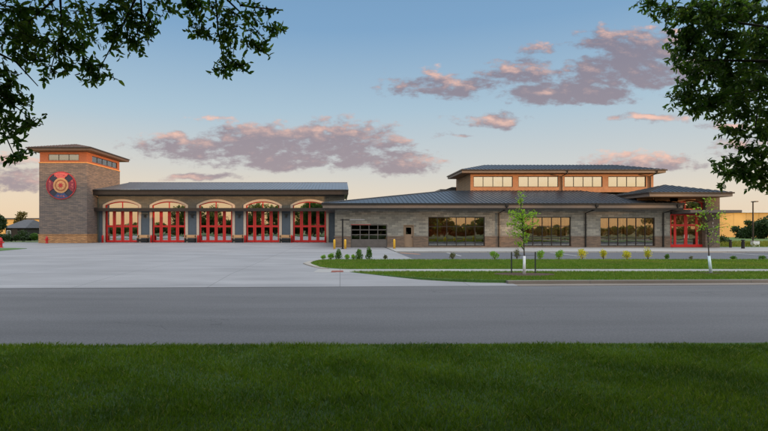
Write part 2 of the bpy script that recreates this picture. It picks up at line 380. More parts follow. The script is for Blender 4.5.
def concrete(name, col, joints, jx=4.5, jy=4.5):
    m = bpy.data.materials.new(name); m.use_nodes = True
    g = G(m.node_tree); b = m.node_tree.nodes['Principled BSDF']
    P = g.n('ShaderNodeNewGeometry').outputs['Position']; x, y, z = g.xyz(P)
    n = g.noise(g.vm('MULTIPLY', P, (.35, 1, 1)), .5, 6, .6); nf = g.noise(P, 30, 3)
    c = g.mix(g.mapr(n, .3, .7), tuple(q*.80 for q in col)+(1,), tuple(q*1.12 for q in col)+(1,))
    c = g.mix(g.mapr(nf, .35, .65, 0, .25), c, g.vm('MULTIPLY', c, (.7, .7, .7)))
    sk = g.noise(g.vm('MULTIPLY', P, (.10, .9, 1)), 1.3, 6, .65, 1.0); st2 = g.noise(P, .16, 5, .6)
    c = g.mix(g.mapr(sk, .48, .75, 0, .42), c, g.vm('MULTIPLY', c, (.62, .62, .64)))
    c = g.mix(g.mapr(st2, .45, .75, 0, .35), c, g.vm('MULTIPLY', c, (.72, .70, .68)))
    # panels poured separately differ a little
    cell = g.n('ShaderNodeTexWhiteNoise', noise_dimensions='2D')
    g.put(cell.inputs['Vector'], g.cxyz(g.m('FLOOR', g.m('DIVIDE', x, jx)), g.m('FLOOR', g.m('DIVIDE', y, jy)), 0))
    c = g.mix(g.m('MULTIPLY', cell.outputs['Value'], .22), c, g.vm('MULTIPLY', c, (.72, .74, .78)))
    if joints:
        fx = g.m('ABSOLUTE', g.m('SUBTRACT', g.m('FRACT', g.m('DIVIDE', x, jx)), .5))
        fy = g.m('ABSOLUTE', g.m('SUBTRACT', g.m('FRACT', g.m('DIVIDE', y, jy)), .5))
        jm = g.m('MAXIMUM', g.m('GREATER_THAN', fx, .5-.012/jx*1.2), g.m('GREATER_THAN', fy, .5-.014/jy*1.2))
        c = g.mix(g.m('MULTIPLY', jm, .75), c, (0.10, 0.10, 0.10, 1))
    g.put(b.inputs['Base Color'], c); b.inputs['Roughness'].default_value = .75
    bn = g.n('ShaderNodeBump'); bn.inputs['Strength'].default_value = .2; bn.inputs['Distance'].default_value = .01
    g.put(bn.inputs['Height'], nf); g.put(b.inputs['Normal'], bn.outputs[0]); return m
M['apron'] = concrete('apron_concrete', (0.262, 0.260, 0.268), True)
M['walk'] = concrete('walk_concrete', (0.34, 0.33, 0.315), True, 1.5, 50)
M['kerb'] = concrete('kerb_concrete', (0.34, 0.31, 0.27), True, 3, 50)
M['gutter'] = concrete('gutter_concrete', (0.21, 0.18, 0.155), True, 3, 50)

# ------------------------------------------------------------------ the ground
def near_edge(X): return 8.34 + 0.020*X           # lawn / road
def far_edge(X): return 17.55 + 0.042*X           # road / apron and gutter
MB().poly([(-2500, -800, -.30), (2500, -800, -.30), (2500, 3500, -.30), (-2500, 3500, -.30)]).build('ground', M['soil']); tag(bpy.data.objects['ground'], kind='structure')
def structure(mb, name, m): return tag(mb.build(name, m), kind='structure')
xa, xb = -120, 140
structure(MB().poly([(xa, near_edge(xa)-.1, -.12), (xb, near_edge(xb)-.1, -.12), (xb, far_edge(xb)+.1, -.12), (xa, far_edge(xa)+.1, -.12)]), 'road', M['asphalt'])
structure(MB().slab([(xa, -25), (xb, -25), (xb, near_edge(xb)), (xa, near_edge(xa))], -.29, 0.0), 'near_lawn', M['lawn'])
structure(MB().slab([(xa, near_edge(xa)), (xb, near_edge(xb)), (xb, near_edge(xb)+.32), (xa, near_edge(xa)+.32)], -.2, -.108), 'near_gutter', M['kerb'])
# island outlines, read off the ground
up_edge = [gx(311, 263.8), gx(320, 267), gx(330, 268.3), gx(346, 269.2)]
up_back = [gx(313, 262.3), gx(318, 261), gx(328, 260.1)]
low_edge = [gx(350, 272.2), gx(370, 274.3), gx(395, 276.3), gx(420, 278.2), gx(450, 279.5), gx(480, 280.3), gx(505, 280.5)]
Y1, Y2, Y3, Y4 = 21.95, 23.55, 30.4, 31.2
XR = 70
structure(MB().slab(up_edge + [(XR, Y2), (XR, Y3), ] + up_back[::-1], -.2, 0.012), 'upper_lawn', M['verge'])
kb = MB(); path = [gx(330, 259.9), gx(318, 260.7), gx(312.2, 262.3), gx(310.0, 263.8), gx(313.5, 265.6), gx(319, 267.4), gx(329, 268.8)]
inn = [(x+.0, y) for x, y in path]
out = [(-.6, 30.75), (-1.15, 30.2), (-1.72, 28.7), (-1.95, 27.1), (-1.62, 25.9), (-1.25, 24.7), (-.85, 23.9)]
for i in range(len(path)-1): kb.slab([out[i], inn[i], inn[i+1], out[i+1]][::-1], -.1, .05 if i < 5 else .03)
structure(kb, 'driveway_kerb', M['kerb'])
structure(MB().slab(low_edge + [(XR, 18.55+.04*(XR-6)), (XR, Y1)], -.2, 0.012), 'verge_lawn', M['verge'])
structure(MB().slab([(-1.15, Y1), (XR, Y1), (XR, Y2), (-1.0, Y2)], -.2, 0.006), 'sidewalk', M['walk'])
# apron: flat slab to the doors, dropping gently to the road
ap = MB()
YA = 21.0
ap.slab([(-120, YA), (4.5, YA), (4.35, 50.3), (-.55, 50.3), (-.55, 67.4), (-120, 67.4)], -.25, 0.0)
n = 40; xs = np.linspace(-120, 6.2, n)
for i in range(n-1):
    a, b = xs[i], xs[i+1]
    ap.poly([(a, far_edge(a), -.112), (b, far_edge(b), -.112), (b, YA, -.001), (a, YA, -.001)])
structure(ap, 'concrete_apron', M['apron'])
structure(MB().slab([(6.2, far_edge(6.2)), (XR, far_edge(XR)), (XR, far_edge(XR)+.7), (6.2, far_edge(6.2)+.7)], -.2, -.104), 'road_gutter', M['gutter'])
structure(MB().slab([(6.0, 18.30), (XR, 18.30+.042*(XR-6)), (XR, 18.53+.042*(XR-6)), (6.0, 18.53)], -.2, 0.004), 'road_kerb', M['gutter'])
structure(MB().slab([(4.1, Y3), (XR, Y3), (XR, Y3+.35), (4.1, Y3+.35)], -.2, .008), 'lot_kerb', M['kerb'])
structure(MB().slab([(4.1, Y3+.35), (XR, Y3+.35), (XR, 41.6), (4.7, 41.6)], -.2, -.10), 'parking_lot', M['lot'])
structure(MB().slab([(4.5, 41.6), (XR, 41.6), (XR, 50.6), (4.5, 50.6)], -.2, .004), 'front_walk', M['walk'])
structure(MB().slab([(36.8, 50.6), (XR+90, 50.6), (XR+90, 120), (36.8, 120)], -.2, .02), 'side_lawn', M['verge'])
structure(MB().slab([(-80, 43.0), gx(0, 251.0), gx(14, 249.8), gx(27, 248.7), gx(15, 248.3), (-80, 48.5)], -.2, .03), 'left_lawn', M['verge'])
for k, x in enumerate((8.6, 17.0, 31.0, 42.0)):
    if k == 0:
        lines = MB()
    lines.box(x, x+.1, 36.6, 41.5, -.102, -.094)
structure(lines, 'parking_lines', mat('worn_white_paint', (.5, .5, .48), .8, .2, 8))
structure(MB().slab([(4.75, 40.9), (5.9, 38.8), (6.15, 38.9), (5.0, 41.1)], -.102, -.092), 'curb_marking', mat('worn_orange_paint', (.45, .2, .08), .8, .2, 8))
tag(MB().slab([gx(331, 272.4), gx(343.5, 272.2), gx(343, 270.9), gx(332, 271.0)], 0, .022).build('tactile_pad', mat('brick_red_pad', (.22, .07, .05), .8, .2, 20, bump=.5)),
    'brick red tactile pad set in the kerb ramp at the end of the sidewalk', 'tactile pad')

# ------------------------------------------------------------------ grass blades
def blades(name, P, h, w, m, rng=RNG, lean=.45):
    n = len(P); a = rng.uniform(0, 2*PI, n); A = np.stack([np.cos(a), np.sin(a), np.zeros(n)], 1)
    H = (h*rng.uniform(.5, 1.25, n))[:, None]; Wd = (w*rng.uniform(.6, 1.3, n))[:, None]*.5
    ln = rng.normal(size=(n, 3))*lean; ln[:, 2] = 0; up = np.array([0, 0, 1.0])
    T = P+H*(up+ln); Mi = P+H*.55*(up+ln*.35)
    V = np.stack([P-A*Wd, P+A*Wd, Mi+A*Wd*.75, T, Mi-A*Wd*.75], 1).reshape(-1, 3); b = (np.arange(n)*5)[:, None]
    return tag(np_mesh(name, V, b+np.array([0, 1, 2, 3, 4]), m), kind='stuff')
N = 330000
gy = RNG.uniform(0, 1, N)**.8*6.6+1.75; gxx = RNG.uniform(-1, 1, N)*(gy*.95+2.5)+.8
gy = np.minimum(gy, near_edge(gxx)-RNG.uniform(-.05, .12, N))
P = np.stack([gxx, gy, np.zeros(N)], 1)
tuft = .052*(1+.35*np.sin(gxx*2.3+1.7*np.sin(gy*1.9))*np.sin(gy*2.9+gxx*.8)+.25*(RNG.uniform(0, 1, N) > .97))
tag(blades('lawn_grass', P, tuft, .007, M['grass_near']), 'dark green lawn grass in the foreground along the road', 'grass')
def in_poly(x, y, poly):
    ins = np.zeros(len(x), bool); j = len(poly)-1
    for i in range(len(poly)):
        xi, yi = poly[i]; xj, yj = poly[j]
        ins ^= ((yi > y) != (yj > y)) & (x < (xj-xi)*(y-yi)/(yj-yi+1e-12)+xi); j = i
    return ins
def verge(name, poly, n, xr, yr, h=.075, w=.016):
    x = RNG.uniform(*xr, n); y = RNG.uniform(*yr, n); k = in_poly(x, y, poly)
    for px_, b_, ra, rb_ in ((524.2, 275.0, 1.2, .72), (711, 273.8, .42, .34)):
        cx, cy = gx(px_, b_, .012); k &= ((x-cx)/ra)**2+((y-cy)/rb_)**2 > 1
    P = np.stack([x[k], y[k], np.full(k.sum(), .012)], 1)
    return blades(name, P, h, w, M['grass_mid'], lean=.4)
tag(verge('verge_grass', low_edge+[(24, 19.3), (24, Y1)], 75000, (0, 24), (18.3, 22)), 'green verge grass between road kerb and sidewalk', 'grass')
tag(verge('verge_grass', up_edge+[(30, Y2), (30, Y3)]+up_back[::-1], 120000, (-2, 30), (23.5, 30.5), w=.02), 'green grass between sidewalk and parking lot', 'grass')

# ------------------------------------------------------------------ the fire station
ST = empty('fire_station', (0, 50, 0), label='long low stone fire station with corner tower, five red bay doors and glazed office wing', cat='building')
_OFF = (0, 50, 0)
def part(mb, name, m, parent=None, **k):
    return mb.build(name, m, parent or ST, off=_OFF, **k)

def wall_cells(mb, x0, x1, z0, z1, y0, y1, holes):
    xs = sorted({x0, x1, *[h[0] for h in holes], *[h[1] for h in holes]})
    for a, b in zip(xs, xs[1:]):
        hs = sorted([h for h in holes if h[0] <= a+1e-6 and h[1] >= b-1e-6], key=lambda h: h[2]); z = z0
        for h in hs:
            if h[2] > z+1e-6: mb.box(a, b, y0, y1, z, h[2])
            z = h[3]
        if z < z1-1e-6: mb.box(a, b, y0, y1, z, z1)

# --- tower
TX0, TX1, TY0, TY1 = -37.9, -31.9, 64.5, 74.2
part(MB().box(TX0, TX1, TY0, TY1, 1.12, 10.1), 'tower_wall', M['stone_tower'])
part(MB().box(TX0-.06, TX1+.06, TY0-.06, TY1+.06, -.1, 1.02).box(TX0-.1, TX1+.1, TY0-.1, TY1+.1, 1.02, 1.12), 'tower_base', M['tower_base'])
# window band at the top of the tower: cedar framed strip
cb = MB()
fz0, fz1 = 10.32, 11.35
fwx = [pt(48, 0, TY0)[0], pt(78.6, 0, TY0)[0]]
wall_cells(cb, TX0+.05, TX1-.05, 10.1, 11.62, TY0+.05, TY0+.3, [(fwx[0], fwx[1], 10.42, 11.2)])
yw0, yw1 = 66.0, 73.4
for a, b, c, d in ((TY0+.3, yw0, 10.1, 11.62), (yw1, TY1-.05, 10.1, 11.62), (yw0, yw1, 10.1, 10.42), (yw0, yw1, 11.2, 11.62)):
    cb.box(TX1-.3, TX1-.05, a, b, c, d)
cb.box(TX0+.05, TX0+.3, TY0+.3, TY1-.05, 10.1, 11.62).box(TX0+.3, TX1-.3, TY1-.3, TY1-.05, 10.1, 11.62)
part(cb, 'tower_band', mat('red_cedar_panel', lin(150, 88, 58), .6, .15, 4))
part(MB().box(TX0-.05, TX1+.05, TY0-.05, TY1+.05, 10.1, 10.2), 'band_sill', mat('tan_sill', lin(214, 150, 84), .6, .1, 4))
w = part(MB().box(fwx[0], fwx[1], TY0+.10, TY0+.16, 10.42, 10.47).box(fwx[0], fwx[1], TY0+.10, TY0+.16, 11.15, 11.2)
     .box(*[fwx[0], fwx[0]+.05], TY0+.10, TY0+.16, 10.47, 11.15).box(fwx[1]-.05, fwx[1], TY0+.10, TY0+.16, 10.47, 11.15)
     .box(fwx[0]+1.27, fwx[0]+1.34, TY0+.10, TY0+.16, 10.47, 11.15).box(fwx[0]+2.55, fwx[0]+2.62, TY0+.10, TY0+.16, 10.47, 11.15), 'tower_window', M['brown_metal'])
part(MB().box(fwx[0]+.01, fwx[1]-.01, TY0+.125, TY0+.135, 10.43, 11.19), 'glass', M['glass_tower'], w)
fr = MB()
for i in range(6):
    y = yw0+(yw1-yw0)*i/5; fr.box(TX1-.18, TX1-.10, max(y-.05, yw0), min(y+.05, yw1), 10.47, 11.15)
fr.box(TX1-.18, TX1-.10, yw0, yw1, 10.42, 10.47).box(TX1-.18, TX1-.10, yw0, yw1, 11.15, 11.2)
w = part(fr, 'tower_window', M['brown_metal'])
part(MB().box(TX1-.145, TX1-.135, yw0+.01, yw1-.01, 10.43, 11.19), 'glass', M['glass_tower'], w)

def hip_roof(name, x0, x1, y0, y1, ze, zr, m, fas=.3, ridge=None, fm=None, sm=None, seam=.45, gut=True):
    """hip roof with seams, soffit, fascia and gutter; ridge (xa,ya,xb,yb) else 45 degree hips"""
    if ridge is None:
        h = min(x1-x0, y1-y0)/2
        ridge = (x0+h, (y0+y1)/2, x1-h, (y0+y1)/2) if x1-x0 >= y1-y0 else ((x0+x1)/2, y0+h, (x0+x1)/2, y1-h)
    xa_, ya_, xb_, yb_ = ridge
    r = MB(); e = [(x0, y0, ze), (x1, y0, ze), (x1, y1, ze), (x0, y1, ze)]
    ra, rb = (xa_, ya_, zr), (xb_, yb_, zr)
    if abs(xa_-xb_) >= abs(ya_-yb_) and xb_-xa_ > 1e-4:
        planes = [[e[0], e[1], rb, ra], [e[1], e[2], rb], [e[2], e[3], ra, rb], [e[3], e[0], ra]]
    elif abs(yb_-ya_) > 1e-4:
        planes = [[e[0], e[1], ra], [e[1], e[2], rb, ra], [e[2], e[3], rb], [e[3], e[0], ra, rb]]
    else:
        planes = [[e[i], e[(i+1) % 4], ra] for i in range(4)]
    for p in planes: r.poly(p)
    for p in planes:             # standing seams run straight up the slope from the eave
        A, B = Vector(p[0]), Vector(p[1]); d = (B-A); L = d.length; d.normalize()
        nrm = (B-A).cross(Vector(p[2])-A).normalized(); up = nrm.cross(d).normalized()
        if up.z < 0: up = -up
        poly2 = [((Vector(q)-A).dot(d), (Vector(q)-A).dot(up)) for q in p]
        k = seam/2
        while k < L:
            ts = []
            for i in range(len(poly2)):
                (ax, ay), (bx, by) = poly2[i], poly2[(i+1) % len(poly2)]
                if (ax-k)*(bx-k) < 0 or (ax-k == 0): 
                    ts.append(ay+(by-ay)*(k-ax)/(bx-ax) if bx != ax else ay)
            if len(ts) >= 2 and max(ts)-min(ts) > .1:
                t0, t1 = min(ts), max(ts); P0 = A+d*k+up*t0; P1 = A+d*k+up*t1; s_ = d*.014; hN = nrm*(.045 if nrm.z > 0 else -.045)
                q = [P0-s_, P0+s_, P1+s_, P1-s_]; b = len(r.v)
                r.v += [tuple(v) for v in q]+[tuple(v+hN) for v in q]
                r.f += [(b+4, b+5, b+6, b+7), (b, b+1, b+5, b+4), (b+1, b+2, b+6, b+5), (b+3, b, b+4, b+7), (b+2, b+3, b+7, b+6)]
            k += seam
    ro = part(r, name, m)
    if fm:
        f = MB(); t = .06
        f.box(x0+.05, x1-.05, y0+.05, y0+.05+t, ze-fas, ze-.004).box(x0+.05, x1-.05, y1-.05-t, y1-.05, ze-fas, ze-.004)
        f.box(x0+.05, x0+.05+t, y0+.05+t, y1-.05-t, ze-fas, ze-.004).box(x1-.05-t, x1-.05, y0+.05+t, y1-.05-t, ze-fas, ze-.004)
        part(f, 'fascia', fm, ro)
        part(MB().box(x0+.12, x1-.12, y0+.12, y1-.12, ze-fas-.02, ze-fas+.03), 'soffit', sm or M['soffit'], ro)
    if gut:
        gt = MB()
        gt.box(x0-.07, x1+.07, y0-.07, y0+.045, ze-.14, ze+.0).box(x0-.07, x0+.045, y0+.045, y1, ze-.12, ze+.0).box(x1-.045, x1+.07, y0+.045, y1, ze-.12, ze+.0)
        part(gt, 'gutter', M['brown_metal'], ro)
    return ro
hip_roof('tower_roof', TX0-1, TX1+1, TY0-1, TY1+1, 11.95, 12.95, M['tower_roof'], fas=.38, fm=mat('brown_fascia', (.10, .065, .05), .5, .1, 3), seam=.5)

# --- emblem on the tower
ex, _, ez = pt(61.5, 185.5, TY0); ER = 1.84
def disc(r0, r1, a0, a1, y0, y1, n=20):
    mb = MB()
    pts = [(ex+r1*math.cos(a0+(a1-a0)*i/n), ez+r1*math.sin(a0+(a1-a0)*i/n)) for i in range(n+1)]
    pts += [(ex+r0*math.cos(a1+(a0-a1)*i/n), ez+r0*math.sin(a1+(a0-a1)*i/n)) for i in range(n+1)] if r0 > 0 else [(ex, ez)]
    return mb.prism(pts, y0, y1)
em = part(MB().prism([(ex+ER*(1.0 if i % 4 else .97)*math.cos(2*PI*i/48), ez+ER*.93*math.sin(2*PI*i/48)) for i in range(48)], TY0-.08, TY0-.01), 'emblem', mat('navy_badge', (.016, .02, .045), .4, .2, 2))
M['badge_red'] = mat('badge_red', (.40, .02, .03), .4, .15, 3); M['badge_blue'] = mat('badge_blue', (.03, .05, .15), .4, .15, 3)
M['badge_pink'] = mat('badge_pink', (.62, .16, .15), .5, .1, 4); M['badge_gold'] = mat('badge_gold', (.52, .27, .12), .4, .15, 4)
ring = MB()
for i in range(48):
    a, b = 2*PI*i/48, 2*PI*(i+1)/48
    ring.prism([(ex+ER*1.02*math.cos(a), ez+ER*.95*math.sin(a)), (ex+ER*1.02*math.cos(b), ez+ER*.95*math.sin(b)), (ex+ER*.97*math.cos(b), ez+ER*.90*math.sin(b)), (ex+ER*.97*math.cos(a), ez+ER*.90*math.sin(a))], TY0-.11, TY0-.02)
part(ring, 'rim', M['badge_red'], em)
def arm(c, mm, sc=1.0, y=.0):
    pts = []
    for r, h in ((.55, .30), (.98*sc, .56)):
        pts.append((r, h))
    outer = [(c, .30), (c, .5)]
    A = []
    for r, t in ((.42, -.20), (.66, -.30), (.93, -.56), (1.03, -.28), (1.07, 0), (1.03, .28), (.93, .56), (.66, .30), (.42, .20)):
        A.append((ex+(r*ER*.88*math.cos(c)-t*ER*.9*math.sin(c)), ez+(r*ER*.84*math.sin(c)+t*ER*.84*math.cos(c))))
    return part(MB().prism(A, TY0-.135-y, TY0-.08), 'cross_arm', mm, em)
arm(PI/2, mat('badge_rose', (.52, .09, .09), .4, .25, 5)); arm(0, mat('badge_maroon', (.20, .015, .04), .4, .15, 3)); arm(PI, M['badge_maroon'] if 'badge_maroon' in M else MATS['badge_maroon']); arm(-PI/2, M['badge_blue'])
part(disc(0, ER*.52, 0, 2*PI-.001, TY0-.17, TY0-.13, 40), 'seal_ring', M['badge_gold'], em)
part(disc(0, ER*.40, 0, 2*PI-.001, TY0-.185, TY0-.165, 36), 'seal_field', mat('badge_dark', (.30, .10, .04), .5, .2, 5), em)
part(disc(0, ER*.31, 0, 2*PI-.001, TY0-.20, TY0-.18, 30), 'seal_centre', M['badge_gold'], em)
part(MB().prism([(ex+ER*(.22 if i % 2 else .10)*math.cos(PI/8*i), ez+ER*(.22 if i % 2 else .10)*math.sin(PI/8*i)) for i in range(16)], TY0-.22, TY0-.20), 'seal_star', M['badge_red'], em)
rg = random.Random(3)
def glyph(u, v, s, ang=0):          # unreadable raised strokes where the lettering sits
    gl = MB()
    for _ in range(4):
        a = rg.choice((0, PI/2)); du, dv = rg.uniform(-.3, .3)*s, rg.uniform(-.3, .3)*s
        hw, hh = (.42*s, .08*s) if a else (.08*s, .42*s)
        gl.box(ex+u+du-hw, ex+u+du+hw, TY0-.16, TY0-.13, ez+v+dv-hh, ez+v+dv+hh)
    part(gl, 'letter', M['badge_pink'], em)
for i in range(4):
    glyph(-ER*.76, ER*(.26-.18*i), .27); glyph(ER*.76, ER*(.26-.18*i), .27)
for i in range(3): glyph(ER*(-.2+.2*i), -ER*.74, .24)
for i in range(5): glyph(ER*(-.36+.18*i), ER*(.76-.05*abs(i-2)), .28)

# --- garage hall
GY = 67.5; pxm = GY/F
GX0, GX1 = TX1, 0.6
bays = [(122.1+46.88*i-340)*pxm for i in range(5)]
HW = 16.6*pxm; OW = 2.5*pxm; ZS, ZC = 4.88, 5.40       # half opening, trim, spring and crown
def arc(cx, hw, zs, zc, n=20):
    h = zc-zs; R = (hw*hw+h*h)/(2*h); c = zc-R; a = math.asin(min(1, hw/R))
    return [(cx+R*math.sin(-a+2*a*i/n), c+R*math.cos(-a+2*a*i/n)) for i in range(n+1)]
gw = MB(); ZT = 6.29
edges = [GX0]+[x for b in bays for x in (b-HW, b+HW)]+[GX1]
for i in range(0, len(edges), 2): gw.box(edges[i], edges[i+1], GY, GY+.35, 4.3, ZT)
for b in bays:
    A = arc(b, HW, ZS, ZC)
    for (xa_, za_), (xb_, zb_) in zip(A, A[1:]):
        gw.prism([(xa_, za_), (xb_, zb_), (xb_, ZT), (xa_, ZT)], GY, GY+.35)
part(gw, 'garage_wall', M['stone_grey'])
for i in range(0, len(edges), 2): part(MB().box(edges[i], edges[i+1], GY+.004, GY+.35, -.1, 4.3), 'blue_pier', M['blue_wall'])
def bay(b):
    A = arc(b, HW, ZS, ZC); B = arc(b, HW+OW, ZS+.06, ZC+OW*.92)
    t = MB()
    for i in range(len(A)-1):
        t.prism([A[i], A[i+1], B[i+1], B[i]], GY-.10, GY+.2)
    t.prism([(b-HW-OW, -.05), (b-HW, -.05), A[0], B[0]], GY-.10, GY+.2).prism([(b+HW, -.05), (b+HW+OW, -.05), B[-1], A[-1]], GY-.10, GY+.2)
    part(t, 'arch_trim', M['trim'])
    # four-leaf red door under an arched red transom
    y0, y1 = GY+.12, GY+.24; DW = HW-.02; zt = 4.32
    d = MB(); lw = 2*DW/4
    for i in range(4):
        x0 = b-DW+i*lw; x1 = x0+lw; s_ = .19
        a0, a1 = x0+.012, x1-.012
        d.box(a0, a0+s_, y0, y1, .02, zt).box(a1-s_, a1, y0, y1, .02, zt)
        for z0, z1 in ((.02, .30), (2.00, 2.26), (zt-.16, zt)): d.box(a0+s_, a1-s_, y0, y1, z0, z1)
    dr = part(d, 'bay_door', M['red'])
    gm = MB()
    for i in range(4):
        x0 = b-DW+i*lw+.16; gm.box(x0, x0+lw-.32, y0+.05, y0+.058, .25, zt-.13)
    part(gm, 'glass', M['glass_gold'], dr)
    T = arc(b, HW-.02, ZS, ZC-.02); T2 = arc(b, HW-.13, ZS-.02, ZC-.13)
    tr = MB()
    for i in range(len(T)-1): tr.prism([T2[i], T2[i+1], T[i+1], T[i]], y0, y1)
    tr.box(b-HW+.02, b-HW+.13, y0, y1, zt, ZS).box(b+HW-.13, b+HW-.02, y0, y1, zt, ZS)
    tr.box(b-HW+.02, b+HW-.02, y0-.01, y1+.01, zt, zt+.12).box(b-.06, b+.06, y0+.002, y1-.002, zt+.12, ZC-.1)
    to = part(tr, 'transom_window', M['red'])
    g2 = MB(); q = [(x, z) for x, z in arc(b, HW-.10, ZS-.01, ZC-.1)]
    g2.prism([(b-HW+.1, zt+.1)]+q+[(b+HW-.1, zt+.1)], y0+.05, y0+.058)
    part(g2, 'glass', M['glass_gold'], to)
for b in bays: bay(b)
# roof of the hall: low gable, ridge along x
RY0, RY1 = 66.1, 77.3
ze, zr = 6.87, 8.74
r = MB(); X0, X1 = GX0+.004, 1.1
r.poly([(X0, RY0, ze), (X1, RY0, ze), (X1, RY1, zr), (X0, RY1, zr)])
r.poly([(X1, 2*RY1-RY0, ze), (X0, 2*RY1-RY0, ze), (X0, RY1, zr), (X1, RY1, zr)])
sl = (zr-ze)/(RY1-RY0)
for x in np.arange(X0+.25, X1, .45):
    b0 = len(r.v)
    for h in (0, .05):
        r.v += [(x-.016, RY0, ze+h), (x+.016, RY0, ze+h), (x+.016, RY1, zr+h), (x-.016, RY1, zr+h)]
    r.f += [(b0+4, b0+5, b0+6, b0+7), (b0, b0+1, b0+5, b0+4), (b0+1, b0+2, b0+6, b0+5), (b0+3, b0, b0+4, b0+7)]
r.tube([(X0, RY1, zr+.03), (X1, RY1, zr+.03)], .07, 6)
ro = part(r, 'garage_roof', mat('sky_bright_seam_metal', (0.17, 0.18, 0.20), .38, .10, .7, metal=.6))  # lighter copy of the roof metal, sky reflection put into its colour
part(MB().box(X0, X1-.02, RY0+.02, RY0+.08, 6.22, ze-.01).box(X1-.14, X1-.04, RY0+.08, 2*RY1-RY0, 6.3, ze-.02), 'fascia', M['brown_metal'], ro)
part(MB().box(X0, X1, RY0-.12, RY0+.018, ze-.16, ze-.02), 'gutter', M['black_metal'], ro)
part(MB().box(X0, X1-.15, RY0+.08, GY+.002, 6.24, 6.30), 'soffit', M['brown_metal'], ro)
part(MB().prism([(RY0+1.3, 6.3), (RY1, zr-.25), (2*RY1-RY0-.3, 6.3)], 0, .2), 'gable_wall', M['stone_grey']).matrix_local = Matrix(((0, 1, 0, X1-.6), (1, 0, 0, -50+50), (0, 0, 1, 0), (0, 0, 0, 1)))
# canopy bar across the bays
cn = MB().box(GX0+.02, -1.0, 66.35, 66.47, 4.08, 4.50).box(GX0+.02, -1.0, 66.47, 67.3, 4.40, 4.46)
for b in bays:
    for s_ in (-1, 1):
        cn.box(b+s_*(HW+.35)-.04, b+s_*(HW+.35)+.04, 66.47, GY, 4.25, 4.398)
part(cn, 'canopy', M['brown_metal'])
for b0, b1 in zip(bays, bays[1:]):
    x = (b0+b1)/2
    l = MB().box(x-.30, x+.30, GY-.34, GY-.02, 3.62, 3.70).box(x-.10, x+.10, GY-.16, GY-.01, 3.45, 3.62).prism([(x-.16, 3.3), (x+.16, 3.3), (x+.09, 3.45), (x-.09, 3.45)], GY-.3, GY-.06)
    part(l, 'wall_light', M['black_metal'])
# hall interior, back, sides
part(MB().box(GX0+.01, GX1, 87.5, 87.8, -.1, 6.6).box(GX1-.3, GX1, GY+.35, 87.5, -.1, 6.6).box(GX0+.02, GX0+.2, TY1+.01, 87.5, -.1, 6.6), 'rear_wall', M['stone_grey'])
part(MB().box(GX0+.02, GX1-.31, 76, 76.2, 0, 6.2), 'inner_wall', M['interior'])
part(MB().box(GX0+.02, GX1-.31, GY+.36, 76, -.05, .004), 'inner_floor', M['interior'])

# --- office wing
OY = 50.4
OX0, OX1 = -.5, 32.5
def X_(px, Y=OY): return (px-340)*Y/F
def Z_(py, Y=OY): return EYE+(228-py)*Y/F
wz = Z_(217); zb = .14
rects = {'w1': (X_(428.3), X_(484.8), .12, wz), 'w2': (X_(524), X_(571), .12, wz), 'w3': (X_(600.5), X_(655), .12, wz-.05),
         'gd': (X_(350.8), X_(387.3), 0, Z_(224.4)), 'dr': (X_(404.3), X_(413.2), .02, Z_(225.6))}
holes = [v for v in rects.values()]
Z1 = Z_(236.5)
up_ = MB(); lo_ = MB()
wall_cells(up_, OX0, OX1, Z1, 3.95, OY, OY+.35, [(a, b, max(c, Z1), d) for a, b, c, d in holes])
wall_cells(lo_, OX0-.0, OX1, -.1, Z1, OY-.05, OY+.35, [(a, b, -.1 if c <= 0.02 else c, Z1) for a, b, c, d in holes])
up_.box(OX0, OX0+.3, OY+.35, 67.4, Z1, 3.95); lo_.box(OX0-.05, OX0+.3, OY+.35, 67.4, -.1, Z1)
up_.box(OX1-.3, OX1, OY+.35, 70, Z1, 3.95); lo_.box(OX1-.3, OX1+.05, OY+.35, 70, -.1, Z1)
part(up_, 'office_wall', M['stone_wall']); part(lo_, 'office_base', M['brick_low'])
_c = [OX0-.08, rects['gd'][0]-.001, rects['gd'][1]+.001, rects['dr'][0]-.09, rects['dr'][1]+.09, rects['w1'][0]-.001, rects['w1'][1]+.001, rects['w2'][0]-.001, rects['w2'][1]+.001, rects['w3'][0]-.001, rects['w3'][1]+.001, OX1]
for a, b in zip(_c[::2], _c[1::2]): part(MB().box(a, b, OY-.09, OY-.002, Z1-.02, Z1+.06), 'stone_ledge', M['fascia'])
def window(r, cols, rows, gm, name='window', fw=.07, door=None, depth=.12):
    x0, x1, z0, z1 = r; y0, y1 = OY+depth, OY+depth+.10; f = MB()
    f.box(x0, x1, y0, y1, z0, z0+fw).box(x0, x1, y0, y1, z1-fw, z1)
    cs = [x0]+[x0+(x1-x0)*c for c in cols]+[x1]
    for i, c in enumerate(cs):
        a = c if i == 0 else (c-fw if i == len(cs)-1 else c-fw/2); f.box(a, a+fw, y0+.002, y1-.002, z0+fw, z1-fw)
    for q in rows:
        z = z0+(z1-z0)*q
        for a, b in zip(cs, cs[1:]): f.box(a+fw/2, b-fw/2, y0+.004, y1-.004, z-fw/2, z+fw/2)
    w = part(f, name, M['brown_metal'])
    part(MB().box(x0+.01, x1-.01, y0+.045, y0+.053, z0+.02, z1-.02), 'glass', gm, w)
    return w
w1 = window(rects['w1'], [i/6 for i in range(1, 6)], [.67], M['glass_dim'])
window(rects['w2'], [i/5 for i in range(1, 5)], [.33, .68], M['glass_dim'])
window(rects['w3'], [i/6 for i in range(1, 6)], [.30], M['glass_dim'])
